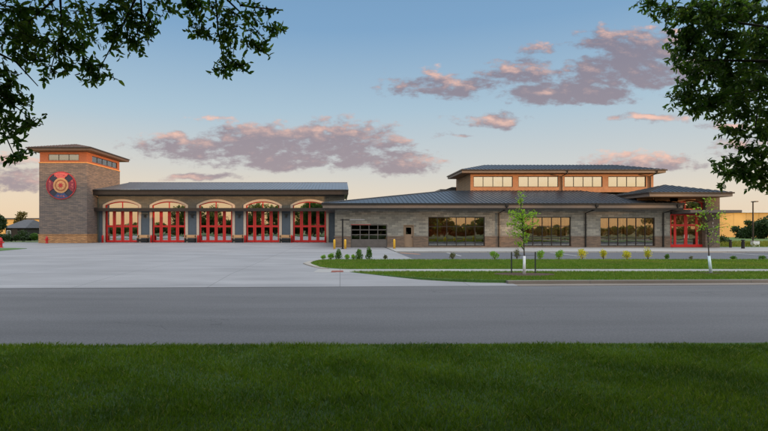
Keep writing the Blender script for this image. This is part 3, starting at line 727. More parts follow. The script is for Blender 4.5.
# glass roller door
x0, x1, z0, z1 = rects['gd']
f = MB(); cs = np.linspace(x0+.05, x1-.05, 5); rs = np.linspace(.75, z1-.05, 4)
for c in cs: f.box(c-.04, c+.04, OY+.10, OY+.16, .75, z1)
for q in rs: f.box(x0+.09, x1-.09, OY+.104, OY+.156, q-.045, q+.045)
f.box(x0, x1, OY+.11, OY+.15, .0, .72)
gd = part(f, 'roller_door', mat('grey_aluminium', (.13, .12, .12), .5, .1, 3, metal=.5))
part(MB().box(x0+.02, x1-.02, OY+.125, OY+.131, .7, z1-.02), 'glass', M['glass_dark'], gd)
part(MB().box(x0, x1-1.6, OY+.02, OY+.10, z1-.05, z1), 'door_head', M['red_dull'])
# service door
x0, x1, z0, z1 = rects['dr']
dd = part(MB().box(x0, x0+.17, OY+.12, OY+.17, .02, z1).box(x1-.17, x1, OY+.12, OY+.17, .02, z1).box(x0+.17, x1-.17, OY+.12, OY+.17, .02, 1.28).box(x0+.17, x1-.17, OY+.12, OY+.17, 1.95, z1), 'service_door', mat('tan_door', lin(140, 118, 98), .6, .06, 3))
part(MB().box(x0+.17, x1-.17, OY+.14, OY+.15, 1.28, 1.95), 'glass', M['glass_dark'], dd)
part(MB().box(x1-.15, x1-.06, OY+.07, OY+.12, 1.0, 1.03).box(x1-.13, x1-.10, OY+.09, OY+.12, .93, 1.1), 'handle', M['black_metal'], dd)
part(MB().box(x0-.08, x0-.001, OY-.04, OY+.2, 0, z1+.08).box(x1+.001, x1+.08, OY-.04, OY+.2, 0, z1+.08).box(x0-.001, x1+.001, OY-.04, OY+.2, z1+.001, z1+.08), 'door_frame', mat('tan_frame', lin(130, 112, 92), .6, .06, 3))
# rooms behind the glass
part(MB().box(OX0+.31, OX1-.31, 56.5, 56.7, 0, 3.9).box(X_(420), X_(420)+.15, OY+.36, 56.5, 0, 3.9).box(X_(505), X_(505)+.15, OY+.36, 56.5, 0, 3.9).box(X_(588), X_(588)+.15, OY+.36, 56.5, 0, 3.9), 'inner_wall', M['interior_brick'])
part(MB().box(OX0+.31, OX1-.31, OY+.36, 56.5, -.05, .004).box(OX0+.31, OX1-.31, OY+.36, 56.5, 3.86, 3.9), 'inner_floor', M['interior'])
for key in ('w2', 'w3'):
    a, b, c, d = rects[key]; cu = MB(); k = a+.1
    rr = random.Random(5 if key == 'w2' else 9)
    while k < b-.2:
        wd = rr.choice((.12, .12, .3, .45)); cu.box(k, k+wd, OY+.36+rr.uniform(-.01, .03), OY+.40+rr.uniform(.01, .03), .62 if wd < .4 else .64, d+.1); k += wd+rr.choice((.03, .04, .22))
    part(cu, 'blinds', M['curtain'])
# shelves / planting boxes seen low behind the glass
for key in ('w1', 'w2', 'w3'):
    a, b, c, d = rects[key]
    part(MB().box(a+.1, b-.1, OY+.28, OY+.34, .05, .62), 'low_panel', mat('spandrel', (.05, .055, .05), .4, .3, 3))

def lamp_mat():
    m = bpy.data.materials.new('warm_ceiling_lamp'); m.use_nodes = True; b = m.node_tree.nodes['Principled BSDF']
    b.inputs['Base Color'].default_value = (.8, .7, .5, 1); b.inputs['Emission Color'].default_value = (1, .62, .30, 1); b.inputs['Emission Strength'].default_value = 55; return m
M['lamp'] = lamp_mat()
for a, b in ((X_(436), 50.9), (X_(462), 50.9), (X_(535), 50.9), (X_(558), 50.9), (X_(612), 50.9), (X_(640), 50.9)):
    part(MB().box(a-.6, a+.6, 52.2, 52.7, 3.80, 3.84), 'ceiling_light', M['lamp'])
for px in (680, 697): part(MB().box(X_(px)-.4, X_(px)+.4, 52.4, 52.9, 4.3, 4.34), 'ceiling_light', M['lamp'])
# main low roof
EY = 49.0; ezz = Z_(203.2, EY)
hx, hy, hz = 12.4, 57.8, 6.12
r = MB(); XL, XRr = -1.72, 32.9; YB = 72.0
e = [(XL, EY, ezz), (XRr, EY, ezz), (XRr, YB, ezz), (XL, YB, ezz)]
A = (hx, hy, hz); B = (XRr-5.6, hy, hz); C = (XRr-5.6, YB-8.8, hz); D = (hx, YB-8.8, hz)
r.poly([e[0], e[1], B, A]).poly([e[1], e[2], C, B]).poly([e[2], e[3], D, C]).poly([e[3], e[0], A, D]).poly([A, B, C, D])
sl = (hz-ezz)/(hy-EY)
for x in np.arange(XL+.3, XRr-.1, .42):
    if x < hx: ylen = (x-XL)/(hx-XL)*(hy-EY)
    elif x > B[0]: ylen = (XRr-x)/(XRr-B[0])*(hy-EY)
    else: ylen = hy-EY
    if ylen < .2: continue
    b0 = len(r.v)
    for h in (0, .05): r.v += [(x-.016, EY, ezz+h), (x+.016, EY, ezz+h), (x+.016, EY+ylen, ezz+sl*ylen+h), (x-.016, EY+ylen, ezz+sl*ylen+h)]
    r.f += [(b0+4, b0+5, b0+6, b0+7), (b0, b0+1, b0+5, b0+4), (b0+1, b0+2, b0+6, b0+5), (b0+3, b0, b0+4, b0+7)]
r.tube([(XL, EY, ezz+.03), (hx, hy, hz+.03)], .06, 6)
ro = part(r, 'office_roof', M['roof_metal'])
fb = Z_(208.2, EY)
part(MB().box(XL+.06, XRr-.06, EY+.04, EY+.10, fb, ezz-.02).box(XL+.06, XL+.12, EY+.10, 66, fb, ezz-.02).box(XRr-.12, XRr-.06, EY+.10, 70, fb, ezz-.02), 'fascia', M['fascia'], ro)
part(MB().box(XL-.08, XRr+.08, EY-.10, EY+.038, ezz-.15, ezz+.01).box(XL-.08, XL+.04, EY+.04, 66, ezz-.13, ezz), 'gutter', M['black_metal'], ro)
part(MB().box(XL+.12, XRr-.12, EY+.10, OY-.003, fb+.01, fb+.05).box(XL+.12, OX0-.003, OY-.003, 66, fb+.01, fb+.05), 'soffit', M['brown_metal'], ro)
part(MB().box(XL+.02, XRr-.02, EY+.0, EY+.039, fb-.15, fb+.02), 'drip_shade_strip', M['black_metal'], ro)  # black drip edge, deepened to stand in for shadow under the eave
# downspouts
def spout(px, py0, Yf, xo, zt, yw, parent=None):
    x = X_(px, OY)
    mb = MB().tube([(x+xo, EY+.0, zt), (x+xo, EY+.02, zt-.45), (x+xo*.6, EY+.4, zt-.62), (x, yw-.14, zt-.85), (x, yw-.14, .05)], .075, 8)
    mb.box(x+xo-.12, x+xo+.12, EY-.14, EY+.02, zt-.32, zt-.02)
    for z in (1.0, 2.2): mb.box(x-.11, x+.11, yw-.23, yw-.04, z, z+.05)
    return part(mb, 'downspout', M['black_metal'])
spout(498.6, 0, 0, .35, ezz-.05, OY); spout(585, 0, 0, .45, ezz-.05, OY); spout(662.5, 0, 0, .6, ezz-.05, OY)
x = X_(98.6, GY-.1)
part(MB().tube([(x-.2, 66.0, 6.7), (x-.2, 66.05, 6.2), (x, GY-.2, 5.8), (x, GY-.2, .1)], .09, 8).box(x-.13, x+.13, GY-.3, GY-.05, 4.9, 4.96), 'downspout', mat('green_grey_downspout', (.05, .065, .06), .5, .1, 4))

# --- clerestory
CY = 57.8; cxl = X_(470.5, CY); cxr = X_(653.5, CY); cz0 = 5.95; cz1 = 8.2
wz0, wz1 = Z_(187, CY), Z_(176.3, CY)
gr = [(473.5, 512.8), (518.5, 558.5), (564.5, 602.5), (608.3, 646)]
cw = MB()
wall_cells(cw, cxl, cxr, cz0, cz1, CY, CY+.25, [(X_(a, CY), X_(b, CY), wz0, wz1) for a, b in gr])
cw.box(cxr-.25, cxr, CY+.25, CY+6.9, cz0, cz1).box(cxl, cxr, CY+6.9, CY+7.15, cz0, cz1)
part(cw, 'clerestory_wall', M['clere'])
part(MB().box(cxl, cxl+.25, CY+.251, CY+6.9, cz0, cz1), 'clerestory_side', M['siding'])
for a, b in gr:
    xa_, xb_ = X_(a, CY), X_(b, CY); f = MB(); y0 = CY+.08
    f.box(xa_, xb_, y0, y0+.08, wz0, wz0+.06).box(xa_, xb_, y0, y0+.08, wz1-.06, wz1)
    for i in range(5):
        c = xa_+(xb_-xa_)*i/4; c = min(max(c, xa_+.03), xb_-.03); f.box(c-.03, c+.03, y0+.002, y0+.078, wz0+.06, wz1-.06)
    w = part(f, 'clerestory_window', M['brown_metal'])
    part(MB().box(xa_+.01, xb_-.01, y0+.04, y0+.048, wz0+.01, wz1-.01), 'glass', M['glass_clere'], w)
part(MB().box(cxl+.3, cxr-.3, CY+3, CY+3.1, cz0, cz1), 'inner_wall', M['interior'])
hip_roof('clerestory_roof', 13.5, 36.3, 56.9, 64.5, 8.42, 9.38, M['roof_metal'], fas=.36, fm=M['fascia'], seam=.42)
for px in (561.8, 650):
    x = X_(px, CY)
    part(MB().tube([(x+.25, 56.85, 8.3), (x+.25, 56.95, 8.0), (x, CY-.1, 7.75), (x, CY-.1, 6.15)], .07, 8), 'downspout', M['brown_metal'])
part(MB().box(12.9, 16.5, 66.0, 70, 5.9, 6.9).prism([(12.0, 6.3), (14.2, 7.1), (17, 7.1), (17, 6.3)], 65, 71), 'rear_roof', M['roof_metal'])

# --- entrance
er = hip_roof('entrance_roof', 29.0, 36.9, 48.0, 55.9, 5.27, 6.28, M['roof_metal'], fas=.40, fm=M['fascia'], seam=.42)
EX0, EX1 = X_(669.5), X_(706)
px0, px1 = X_(705.5, 50.0), X_(719.8, 50.0)
part(MB().box(px0, px1, 50.0, 56.5, -.1, 4.9), 'entrance_pillar', masonry('pillar_stone', lin(120, 106, 94), lin(98, 90, 84), lin(72, 66, 60), .5, .16))
xm = X_(713, 50)
for i in range(4):
    nm = MB(); z = Z_(218+4*i, 50); nm.box(xm-.07, xm+.07, 49.96, 49.998, z-.03, z+.0); nm.box(xm-.07 if i % 2 else xm+.03, xm-.03 if i % 2 else xm+.07, 49.96, 49.998, z-.22, z-.031)
    nm.box(xm-.029, xm+.029, 49.96, 49.998, z-.15, z-.12)
    part(nm, 'address_mark', mat('pale_metal', (.6, .58, .55), .4, .1, 4))
part(MB().box(X_(670), px0, 50.4, 50.6, Z_(201.5), 4.95).box(X_(655), X_(678), 50.4, 50.6, Z_(209.5), 4.95).box(29.5, X_(655)-.001, 50.7, 50.9, 3.9, 4.9), 'entrance_header', M['clere'])
# flat canopy over the doors
part(MB().box(X_(671), X_(737, 48.2), 47.6, 50.0, Z_(212.6, 47.6), Z_(210, 47.6)).box(X_(671), X_(679), 50.0, 50.3, 3.3, 3.5), 'entrance_canopy', mat('canopy_metal', (.10, .085, .08), .5, .1, 3))
# upper arched light
f = MB(); a, b = X_(678.2), px0
f.box(a, b, 50.42, 50.52, Z_(209.4), Z_(208.6)).box(a, a+.10, 50.42, 50.52, Z_(208.6), Z_(203)).box(b-.1, b, 50.42, 50.52, Z_(208.6), Z_(202.5))
f.box(X_(684.6), X_(685.8), 50.42, 50.52, Z_(208.6), Z_(200.3))
A1 = arc((a+b)/2, (b-a)/2, Z_(203), Z_(199.8)); A2 = arc((a+b)/2, (b-a)/2-.1, Z_(204), Z_(201))
for i in range(len(A1)-1): f.prism([A2[i], A2[i+1], A1[i+1], A1[i]], 50.40, 50.53)
w = part(f, 'arched_window', M['red'])
part(MB().prism([(a, Z_(209))]+A2+[(b, Z_(209))], 50.47, 50.476), 'glass', M['glass_clere'], w)
# red door set
f = MB(); z0, z1 = 0.02, Z_(214.3); zm = Z_(225.4)
stiles = [(671, .10), (675.2, .22), (686, .30), (697, .22), (704.4, .10)]
for px, wd in stiles: f.box(X_(px)-wd/2, X_(px)+wd/2, 50.42, 50.52, z0, z1)
for z, h in ((.02, .26), (zm-.09, .2), (z1-.1, .1)): f.box(X_(671), X_(705), 50.424, 50.516, z, z+h)
ed = part(f, 'entrance_door', M['red'])
part(MB().box(X_(671), X_(705), 50.465, 50.472, .05, z1-.02), 'glass', M['glass_dim'], ed)
for q in (684, 688): part(MB().tube([(X_(q), 50.38, .9), (X_(q), 50.36, 1.25)], .02, 6), 'handle', M['white'], ed)
part(MB().box(X_(670), px0, 50.4, 50.58, z1, Z_(209.6)), 'door_header', M['brown_metal'])
part(MB().box(EX0, px0-.01, 55.5, 55.7, 0, 4.9), 'inner_wall', M['curtain'])

# ------------------------------------------------------------------ street furniture
def bench(x, y, label):
    o = empty('bench', (x, y, 0), label=label, cat='bench', group='benches on the piers between the bay doors')
    s_ = MB()
    for i in range(4): s_.box(-.78, .78, -.24+.125*i, -.24+.125*i+.11, .60, .65)
    s_.build('seat', M['wood'], o, bevel=.008)
    bk = MB()
    for i in range(2): bk.box(-.78, .78, .262, .30, .68+.16*i, .83+.16*i)
    bk.build('backrest', M['wood'], o, bevel=.008)
    for sx in (-.62, .62):
        MB().box(sx-.05, sx+.05, -.22, -.15, .0, .598).box(sx-.05, sx+.05, .19, .258, .0, .95).box(sx-.05, sx+.05, -.15, .19, .53, .598).build('leg', M['black_metal'], o)
    MB().box(-.57, .57, -.14, .18, .16, .42).build('under_shelf', M['black_metal'], o)
    return o
bl = ['first', 'second', 'third', 'rightmost']
nth = ['between the first and second bay doors from the tower', 'between the second and third bay doors', 'between the third and fourth bay doors', 'between the fourth and fifth bay doors']
for i in range(4):
    bench((bays[i]+bays[i+1])/2-.1, GY-.75, 'wooden bench '+nth[i])

def red_bollard(x, y, label):
    o = empty('red_bollard', (x, y, 0), label=label, cat='bollard', group='red bollards beside the bay doors')
    MB().lathe([(.13, 0), (.13, .86), (.12, .92), (.07, .97), (.01, .98)], n=16).build('post', M['red'], o, smooth=True)
    MB().lathe([(.17, 0), (.17, .05), (.14, .06)], n=16).build('base_collar', M['red_dull'], o)
    return o
rb = [(102.6, 'red bollard by the downspout left of the first bay door')]+[(151.2+46.9*i, 'red bollard beside the bench '+nth[i]) for i in range(4)]+[(325.5, 'red bollard at the right of the last bay door before the office wing')]
for px, l in rb: red_bollard((px-340)*66.9/F, 66.9, l)

def hydrant(x, y, s, label):
    o = empty('fire_hydrant', (x, y, 0), label=label, cat='fire hydrant')
    h = MB().lathe([(.20, 0), (.20, .06), (.13, .07), (.13, .55), (.17, .56), (.17, .60), (.15, .62), (.14, .72), (.09, .82), (.04, .86), (.04, .92), (.01, .92)], n=18)
    hh = h.build('barrel', M['red_dull'], o, smooth=False)
    for a, r, z in ((-PI/2, .085, .42), (0, .06, .45), (PI, .06, .45)):
        d = Vector((math.cos(a), math.sin(a), 0)); p = Vector((0, 0, z))
        MB().tube([p+d*.10, p+d*.22, p+d*.22, p+d*.27], [r*.8, r*.8, r, r], 10).build('outlet', M['red'], o)
    o.scale = (s, s, s); return o
x, y = gx(46.8, 243.3); hydrant(x, y, 1.0, 'small red fire hydrant in front of the stone tower base')
x, y = gx(.8, 247.6); hydrant(x, y, 1.1, 'red fire hydrant at the left frame edge beside the grass strip')

def yellow_bollard(px, py, label):
    x, y = gx(px, py); o = empty('yellow_bollard', (x, y, 0), label=label, cat='bollard', group='yellow bollards by the glass roller door')
    MB().lathe([(.10, 0), (.10, .78), (.09, .84), (.05, .88), (.01, .89)], n=14).build('post', M['yellow'], o, smooth=True)
    MB().lathe([(.13, 0), (.13, .04), (.10, .05)], n=14).build('base_collar', M['kerb'], o)
yellow_bollard(334.4, 249.3, 'yellow bollard at the left corner of the office wing')
yellow_bollard(345.2, 249.3, 'yellow bollard between the dark lamp post and the roller door')
yellow_bollard(394.3, 249.0, 'yellow bollard between the roller door and the tan service door')

x, y = gx(342.6, 249.0)
o = empty('lamp_post', (x, y, 0), label='low dark post with a horizontal lamp arm beside the roller door', cat='lamp post')
MB().box(-.07, .07, -.07, .07, 0, 2.72).build('pole', M['black_metal'], o, bevel=.006)
MB().box(-.14, .14, -.14, .14, 0, .05).build('base_plate', M['black_metal'], o)
MB().box(.072, .65, -.04, .04, 2.60, 2.68).box(-.2, -.072, -.04, .04, 2.60, 2.68).build('arm', M['black_metal'], o)
MB().box(.65, 2.0, -.12, .12, 2.60, 2.70).box(.72, 1.95, -.09, .09, 2.57, 2.598).build('lamp_head', mat('grey_lamp_housing', (.22, .22, .22), .5, .1, 5), o, bevel=.01)

# right side: pole, black bollard light, box
x, y = gx(753.0, 245.5, .02)
o = empty('light_pole', (x, y, 0), label='tall slender dark light pole in front of the golden warehouse wall', cat='light pole')
hp = (245.5-202)*y/F
MB().tube([(0, 0, 0), (0, 0, hp)], [.08, .06], 8).build('pole', M['brown_metal'], o)
MB().lathe([(.22, 0), (.22, .5), (.18, .55)], n=14).build('base', M['kerb'], o)
MB().box(-.14, .14, -.55, .1, hp, hp+.10).build('lamp_head', M['brown_metal'], o)
x, y = gx(743, 248.6)
o = empty('bollard_light', (x, y, 0), label='short black bollard light by the walk right of the entrance', cat='bollard')
MB().lathe([(.14, 0), (.14, .62), (.10, .64), (.10, .74)], n=14).build('post', M['black_metal'], o)
MB().lathe([(.17, .74), (.17, .80), (.10, .84), (.01, .85)], n=14).build('cap', M['black_metal'], o)
x, y = gx(730.5, 247.5)
o = empty('bollard_light', (x, y, 0), label='dim second bollard light near the entrance pillar corner', cat='bollard')
MB().lathe([(.12, 0), (.12, .55), (.08, .57), (.08, .68)], n=14).build('post', M['brown_metal'], o)
MB().lathe([(.14, .68), (.14, .74), (.01, .78)], n=14).build('cap', M['brown_metal'], o)
x, y = gx(755, 246.8)
o = empty('utility_box', (x, y, .02), label='small pale utility box at the foot of the tall light pole', cat='utility box')
MB().box(-.32, .32, -.2, .2, 0, .55).build('cabinet', M['white'], o, bevel=.02)
MB().box(-.35, .35, -.23, .23, .552, .60).build('lid', M['kerb'], o, bevel=.01)

# ------------------------------------------------------------------ shrubs
def shrub(px, wpx, hpx, m, label, kind='round', base=259.7, nl=420):
    x, y = gx(px, base); s = y/F; w_, h_ = wpx*s/2, hpx*s
    o = empty('shrub', (x, y, 0), label=label, cat='shrub', group='shrubs along the edge of the parking lot')
    rng = np.random.default_rng(int(px*7))
    if kind == 'cone': C = [(0, 0, h_*.25), (0, 0, h_*.5), (0, 0, h_*.72), (0, 0, h_*.9)]; R = [w_, w_*.85, w_*.6, w_*.3]
    else:
        C = [(0, 0, h_*.45)]+[(rng.uniform(-.5, .5)*w_, rng.uniform(-.5, .5)*w_, h_*rng.uniform(.3, .8)) for _ in range(7)]; R = [w_*.75]+[w_*rng.uniform(.3, .5) for _ in range(7)]
    P, U = clumps(C, R, nl, rng, .45, (1, 1, min(1.3, h_/(2*w_)*1.1)))
    P[:, 2] = np.maximum(P[:, 2], .03)
    leaves('foliage', P, .075, m, o, U+np.array([0, 0, .8]), .6, .5, rng)
    st = MB()
    for k in range(6):
        a = k*1.05; st.tube([(0, 0, 0), (math.cos(a)*w_*.35, math.sin(a)*w_*.35, h_*.45), (math.cos(a)*w_*.55, math.sin(a)*w_*.55, h_*.8)], [.014, .01, .005], 5)
    st.build('stems', M['bark'], o)
shrub(323.5, 6, 4.5, M['leaf_lime'], 'smallest bright green shrub, leftmost by the driveway bend', nl=200)
shrub(331, 8, 7, M['leaf_lime'], 'low bright green shrub just left of the dark upright one')
shrub(338.5, 7, 10.5, M['leaf_shrub'], 'dark upright shrub nearest the lamp post', 'cone', nl=600)
shrub(347, 6.5, 5.5, M['leaf_lime'], 'loose pale green shrub right of the dark upright one', nl=240)
shrub(353.5, 5, 5, M['leaf_lime'], 'tiny pale green shrub tucked beside the thick dark shrub', nl=180)
shrub(359, 8, 10, M['leaf_shrub'], 'thick dark green shrub in front of the roller door', 'cone', nl=650)
shrub(369, 6.5, 13, M['leaf_shrub'], 'tallest narrow pointed green shrub by the roller door', 'cone', nl=650)
shrub(385.3, 4.5, 5, M['leaf_dull'], 'small brownish shrub at the end of the driveway slab', nl=150)
shrub(452.5, 8, 7.5, M['leaf_dull'], 'dull grey green shrub below the first office window', nl=260)
shrub(494.5, 10, 9, M['leaf_lime'], 'round bright green shrub below the kinked downspout')
shrub(517, 9, 11, M['leaf_dull'], 'pale twiggy shrub behind the staked young tree', nl=240)
shrub(540, 9, 9.5, M['leaf_lime'], 'round green shrub just right of the staked young tree')
shrub(559, 9.5, 9, M['leaf_lime'], 'yellowish green shrub below the second office window')
shrub(582, 10.5, 10.5, M['leaf_gold'], 'wide yellow shrub in front of the middle downspout')
shrub(603.5, 8, 11.5, M['leaf_gold'], 'upright yellow shrub at the left end of the third window')
shrub(626.8, 10, 9.5, M['leaf_gold'], 'round yellow shrub below the middle of the third window')
shrub(648, 9.5, 13, M['leaf_gold'], 'tallest yellow shrub at the right end of the third window')
shrub(667, 5, 6, M['leaf_shrub'], 'small dark shrub in front of the entrance downspout', nl=220)
shrub(691, 4, 4, M['leaf_dull'], 'tiny sparse shrub below the red entrance doors', nl=90)
shrub(733, 6, 4, M['leaf_shrub'], 'small dark shrub right of the white wrapped sapling', nl=200)
shrub(763, 7, 4, M['leaf_shrub'], 'low dark shrub at the right frame edge', nl=220)

# ------------------------------------------------------------------ young street trees
def young_tree(px, base, pts, crown, nl, label, guard, gm, lean=0.0, wr=.055, bs=10):
    x, y = gx(px, base, .012); s = y/F
    o = empty('young_tree', (x, y, .012), label=label, cat='tree', group='young trees on the verge')
    rng = np.random.default_rng(int(px))
    L = lambda p: ((p[0]-px)*s, 0, (base-p[1])*s)
    T = [Vector(L(p)) for p in pts]
    mb = MB().tube(T, [.03]+[.03-.024*i/(len(T)-1) for i in range(1, len(T))], 7)
    Ps, Ds = [], []
    for (cx, cy, rx, ry, k) in crown:
        c = Vector(L((cx, cy)))
        for j in range(max(3, bs*k//10)):
            a = rng.uniform(0, 2*PI); e_ = Vector((math.cos(a)*rx*s, math.sin(a)*rx*s, rng.uniform(-.3, 1)*ry*s))+c
            z0 = max(T[0].z+.9, min(T[-1].z-.05, e_.z-.28)); t = next((i for i in range(len(T)-1) if T[i].z <= z0 <= T[i+1].z), len(T)-2)
            q = (z0-T[t].z)/(T[t+1].z-T[t].z+1e-6); b0 = T[t].lerp(T[t+1], max(0, min(1, q)))
            mid = b0.lerp(e_, .55)+Vector((0, 0, .06)); mb.tube([b0, mid, e_], [.010, .007, .003], 4)
            for m_ in range(nl//60):
                u = rng.uniform(.35, 1.05); p_ = (b0.lerp(mid, u/.55) if u < .55 else mid.lerp(e_, (u-.55)/.45))
                Ps.append(np.array(p_)+rng.normal(size=3)*.055); Ds.append(np.array((e_-b0).normalized())*.6+np.array([0, 0, -.25]))
    mb.build('trunk', M['bark'], o, smooth=True)
    leaves('crown', np.array(Ps), .10, M['leaf_mid'], o, np.array(Ds), .8, .5, rng)
    z0, z1 = 0, (base-guard)*s; gp = [T[0]+Vector((lean*0, 0, .0)), T[0].lerp(T[1], .5), T[1]]
    MB().tube([gp[0], gp[0]+(T[1]-T[0])*.5, T[0]+(T[1]-T[0])*((guard-base)/(pts[1][1]-base))], [wr*1.1, wr, wr*.9], 12).build('trunk_guard', gm, o, smooth=True)
    return x, y
x, y = young_tree(524.2, 275.0, [(524.2, 275), (524.3, 256), (523.5, 235), (521.5, 212), (519, 190)],
    [(523, 222, 13, 12, 20), (520, 232, 11, 8, 12), (530, 216, 11, 8, 10), (515, 224, 9, 7, 8), (519, 200, 4, 9, 5), (524, 242, 7, 6, 6)], 780,
    'staked young tree in white trunk guard on a mulch ring', 256, M['white'])
tag(MB().slab([(x+math.cos(t)*(1.25+.12*math.sin(5*t)), y+math.sin(t)*(.75+.08*math.cos(3*t))) for t in np.linspace(0, 2*PI, 30)[:-1]], .0, .045).build('mulch_ring', M['mulch']), 'dark bark mulch ring around the staked young tree', 'mulch', kind='stuff')
for px, l in ((511.5, 'thin dark stake left of the white guarded young tree'), (535.3, 'thin dark stake right of the white guarded young tree')):
    xx, yy = gx(px, 274); 
    o = empty('tree_stake', (xx, yy, 0), label=l, cat='stake', group='stakes holding the young tree')
    MB().box(-.022, .022, -.022, .022, 0, .88).prism([(-.022, .88), (.022, .88), (0, .93)], -.022, .022).build('post', mat('dark_stake', (.03, .04, .03), .7, .2, 9), o)
    MB().tube([(0, 0, .78), (x-xx, y-yy, .80)], .007, 5).build('tie', M['black_metal'], o)
x, y = young_tree(711, 273.8, [(711, 273.8), (709.0, 256), (708, 238), (706.5, 218), (705, 200)],
    [(706, 214, 9, 11, 9), (703, 230, 9, 8, 7), (712, 224, 10, 9, 6), (722, 228, 7, 8, 4), (716, 240, 7, 5, 3), (697, 216, 6, 6, 3), (708, 203, 4, 6, 3), (726, 216, 4, 5, 2)], 420,
    'sparse leaning sapling in pale blue white trunk wrap before the entrance', 256, mat('pale_blue_wrap', (.55, .68, .74), .5, .1, 8), bs=8)
tag(MB().slab([(x+math.cos(t)*.42, y+math.sin(t)*.35) for t in np.linspace(0, 2*PI, 20)[:-1]], .0, .04).build('mulch_ring', M['mulch']), 'small dark mulch patch around the leaning sapling', 'mulch', kind='stuff')

# ------------------------------------------------------------------ background left and right
def tree(x, y, h, r, m, label, name='tree', nl=1800, ls=.35, group='background trees', trunk=True, cz=.62, seed=1, sq=1.0):
    o = empty(name, (x, y, -.1), label=label, cat='tree', group=group); rng = np.random.default_rng(seed)
    C = [(0, 0, h*cz)]+[tuple(np.array([rng.uniform(-.65, .65)*r, rng.uniform(-.65, .65)*r, h*rng.uniform(cz-.25, .88)])) for _ in range(12)]
    R = [r*.7]+[r*rng.uniform(.25, .45) for _ in range(12)]
    P, U = clumps(C, R, nl, rng, .4, (1, 1, sq))
    P = P[P[:, 2] > .1]
    leaves('crown', P, ls, m, o, None, 1, .6, rng)
    t = MB().tube([(0, 0, 0), (.1, 0, h*.35), (0, .1, h*.8)], [h*.025+.05, h*.018+.03, .03], 7)
    for k in range(5):
        a = k*1.3; t.tube([(0, 0, h*.3+k*.05*h), (math.cos(a)*r*.5, math.sin(a)*r*.5, h*(.5+.06*k))], [h*.012, .02], 5)
    t.build('trunk', M['bark'], o); return o
def at(px, Y): return ((px-340)*Y/F, Y)
M['tan_wall'] = mat('tan_metal_siding', (.48, .31, .11), .8, .18, .25)
M['grey_roof'] = mat('grey_shingles', (.075, .078, .085), .9, .15, 2)
# long far warehouses
def warehouse(name, x0, x1, y, d, h, wm, rm, label, rh=.8, ribs=True):
    o = empty(name, ((x0+x1)/2, y, 0), label=label, cat='building'); w = (x1-x0)/2
    mb = MB().box(-w, w, 0, d, -.3, h)
    if ribs:
        for x in np.arange(-w+.6, w, 2.6): mb.box(x-.02, x+.02, -.03, -.001, -.3, h)
    mb.build('wall', wm, o)
    MB().box(-w-.3, w+.3, -.35, d+.3, h+.001, h+rh).build('roof', rm, o)
    return o
warehouse('warehouse', at(723, 105)[0]-14, at(723, 105)[0]+75, 105, 30, 1.9+15.3*105/F, M['tan_wall'], mat('pale_blue_metal_roof', (.42, .48, .55), .5, .05, 1), 'long golden ribbed warehouse behind the right end of the station', rh=.55)
warehouse('warehouse', at(0, 190)[0]-90, at(39, 190)[0]+8, 190, 30, 1.9+8.6*190/F, M['tan_wall'], M['grey_roof'], 'far low golden warehouse on the horizon left of the tower', rh=.5)
# dark roofed shed and white house left of the tower
def house(x0, x1, y, d, hw, hr, wm, rm, name, label, wins=()):
    o = empty(name, ((x0+x1)/2, y, -.3), label=label, cat='building'); w = (x1-x0)/2
    MB().box(-w, w, 0, d, 0, hw).build('wall', wm, o)
    rf = MB(); rf.poly([(-w-.4, -.4, hw-.1), (w+.4, -.4, hw-.1), (w-.8, d/2, hr), (-w+.8, d/2, hr)]).poly([(w+.4, d+.4, hw-.1), (-w-.4, d+.4, hw-.1), (-w+.8, d/2, hr), (w-.8, d/2, hr)])
    rf.poly([(-w-.4, d+.4, hw-.1), (-w-.4, -.4, hw-.1), (-w+.8, d/2, hr)]).poly([(w+.4, -.4, hw-.1), (w+.4, d+.4, hw-.1), (w-.8, d/2, hr)])
    rf.poly([(-w-.4, -.4, hw-.15), (w+.4, -.4, hw-.15), (w+.4, d+.4, hw-.15), (-w-.4, d+.4, hw-.15)])
    rf.build('roof', rm, o)
    for (a, b, c, e_) in wins:
        f = MB().box(a, b, -.06, -.002, c, e_).build('window', M['white'], o); MB().box(a+.08, b-.08, -.07, -.062, c+.08, e_-.08).build('pane', M['glass_dim'], f)
    MB().box(-.5, .5, -.08, -.002, 0, 2.1).build('door', M['brown_metal'], o)
    return o
a = at(5.5, 88)[0]; b = at(24.5, 88)[0]
house(a, b, 88, 8, 2.3, 3.7, mat('dark_timber', (.03, .027, .025), .8, .2, 3), M['grey_roof'], 'shed', 'dark timber shed with grey roof left of the tower', [(-1.4, -.7, 1, 1.8)])
a = at(24.5, 100)[0]; b = at(44, 100)[0]
house(a, b, 100, 9, 1.7, 3.1, mat('white_siding', (.62, .58, .54), .8, .05, 3), M['grey_roof'], 'house', 'white walled house with dark grey roof just left of the tower', [(-1.5, -.6, .9, 1.7), (.9, 1.9, .9, 1.7)])
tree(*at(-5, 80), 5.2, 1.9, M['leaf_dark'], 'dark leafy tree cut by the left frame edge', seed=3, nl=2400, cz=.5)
tree(*at(20.5, 96), 5.2, 1.5, leaf_mat('rusty_leaves', [(.06, .06, .015), (.14, .10, .02), (.2, .12, .03)], .3), 'small rusty green tree rising behind the dark shed', seed=4, nl=900)  # leaf tones from olive to rust brown
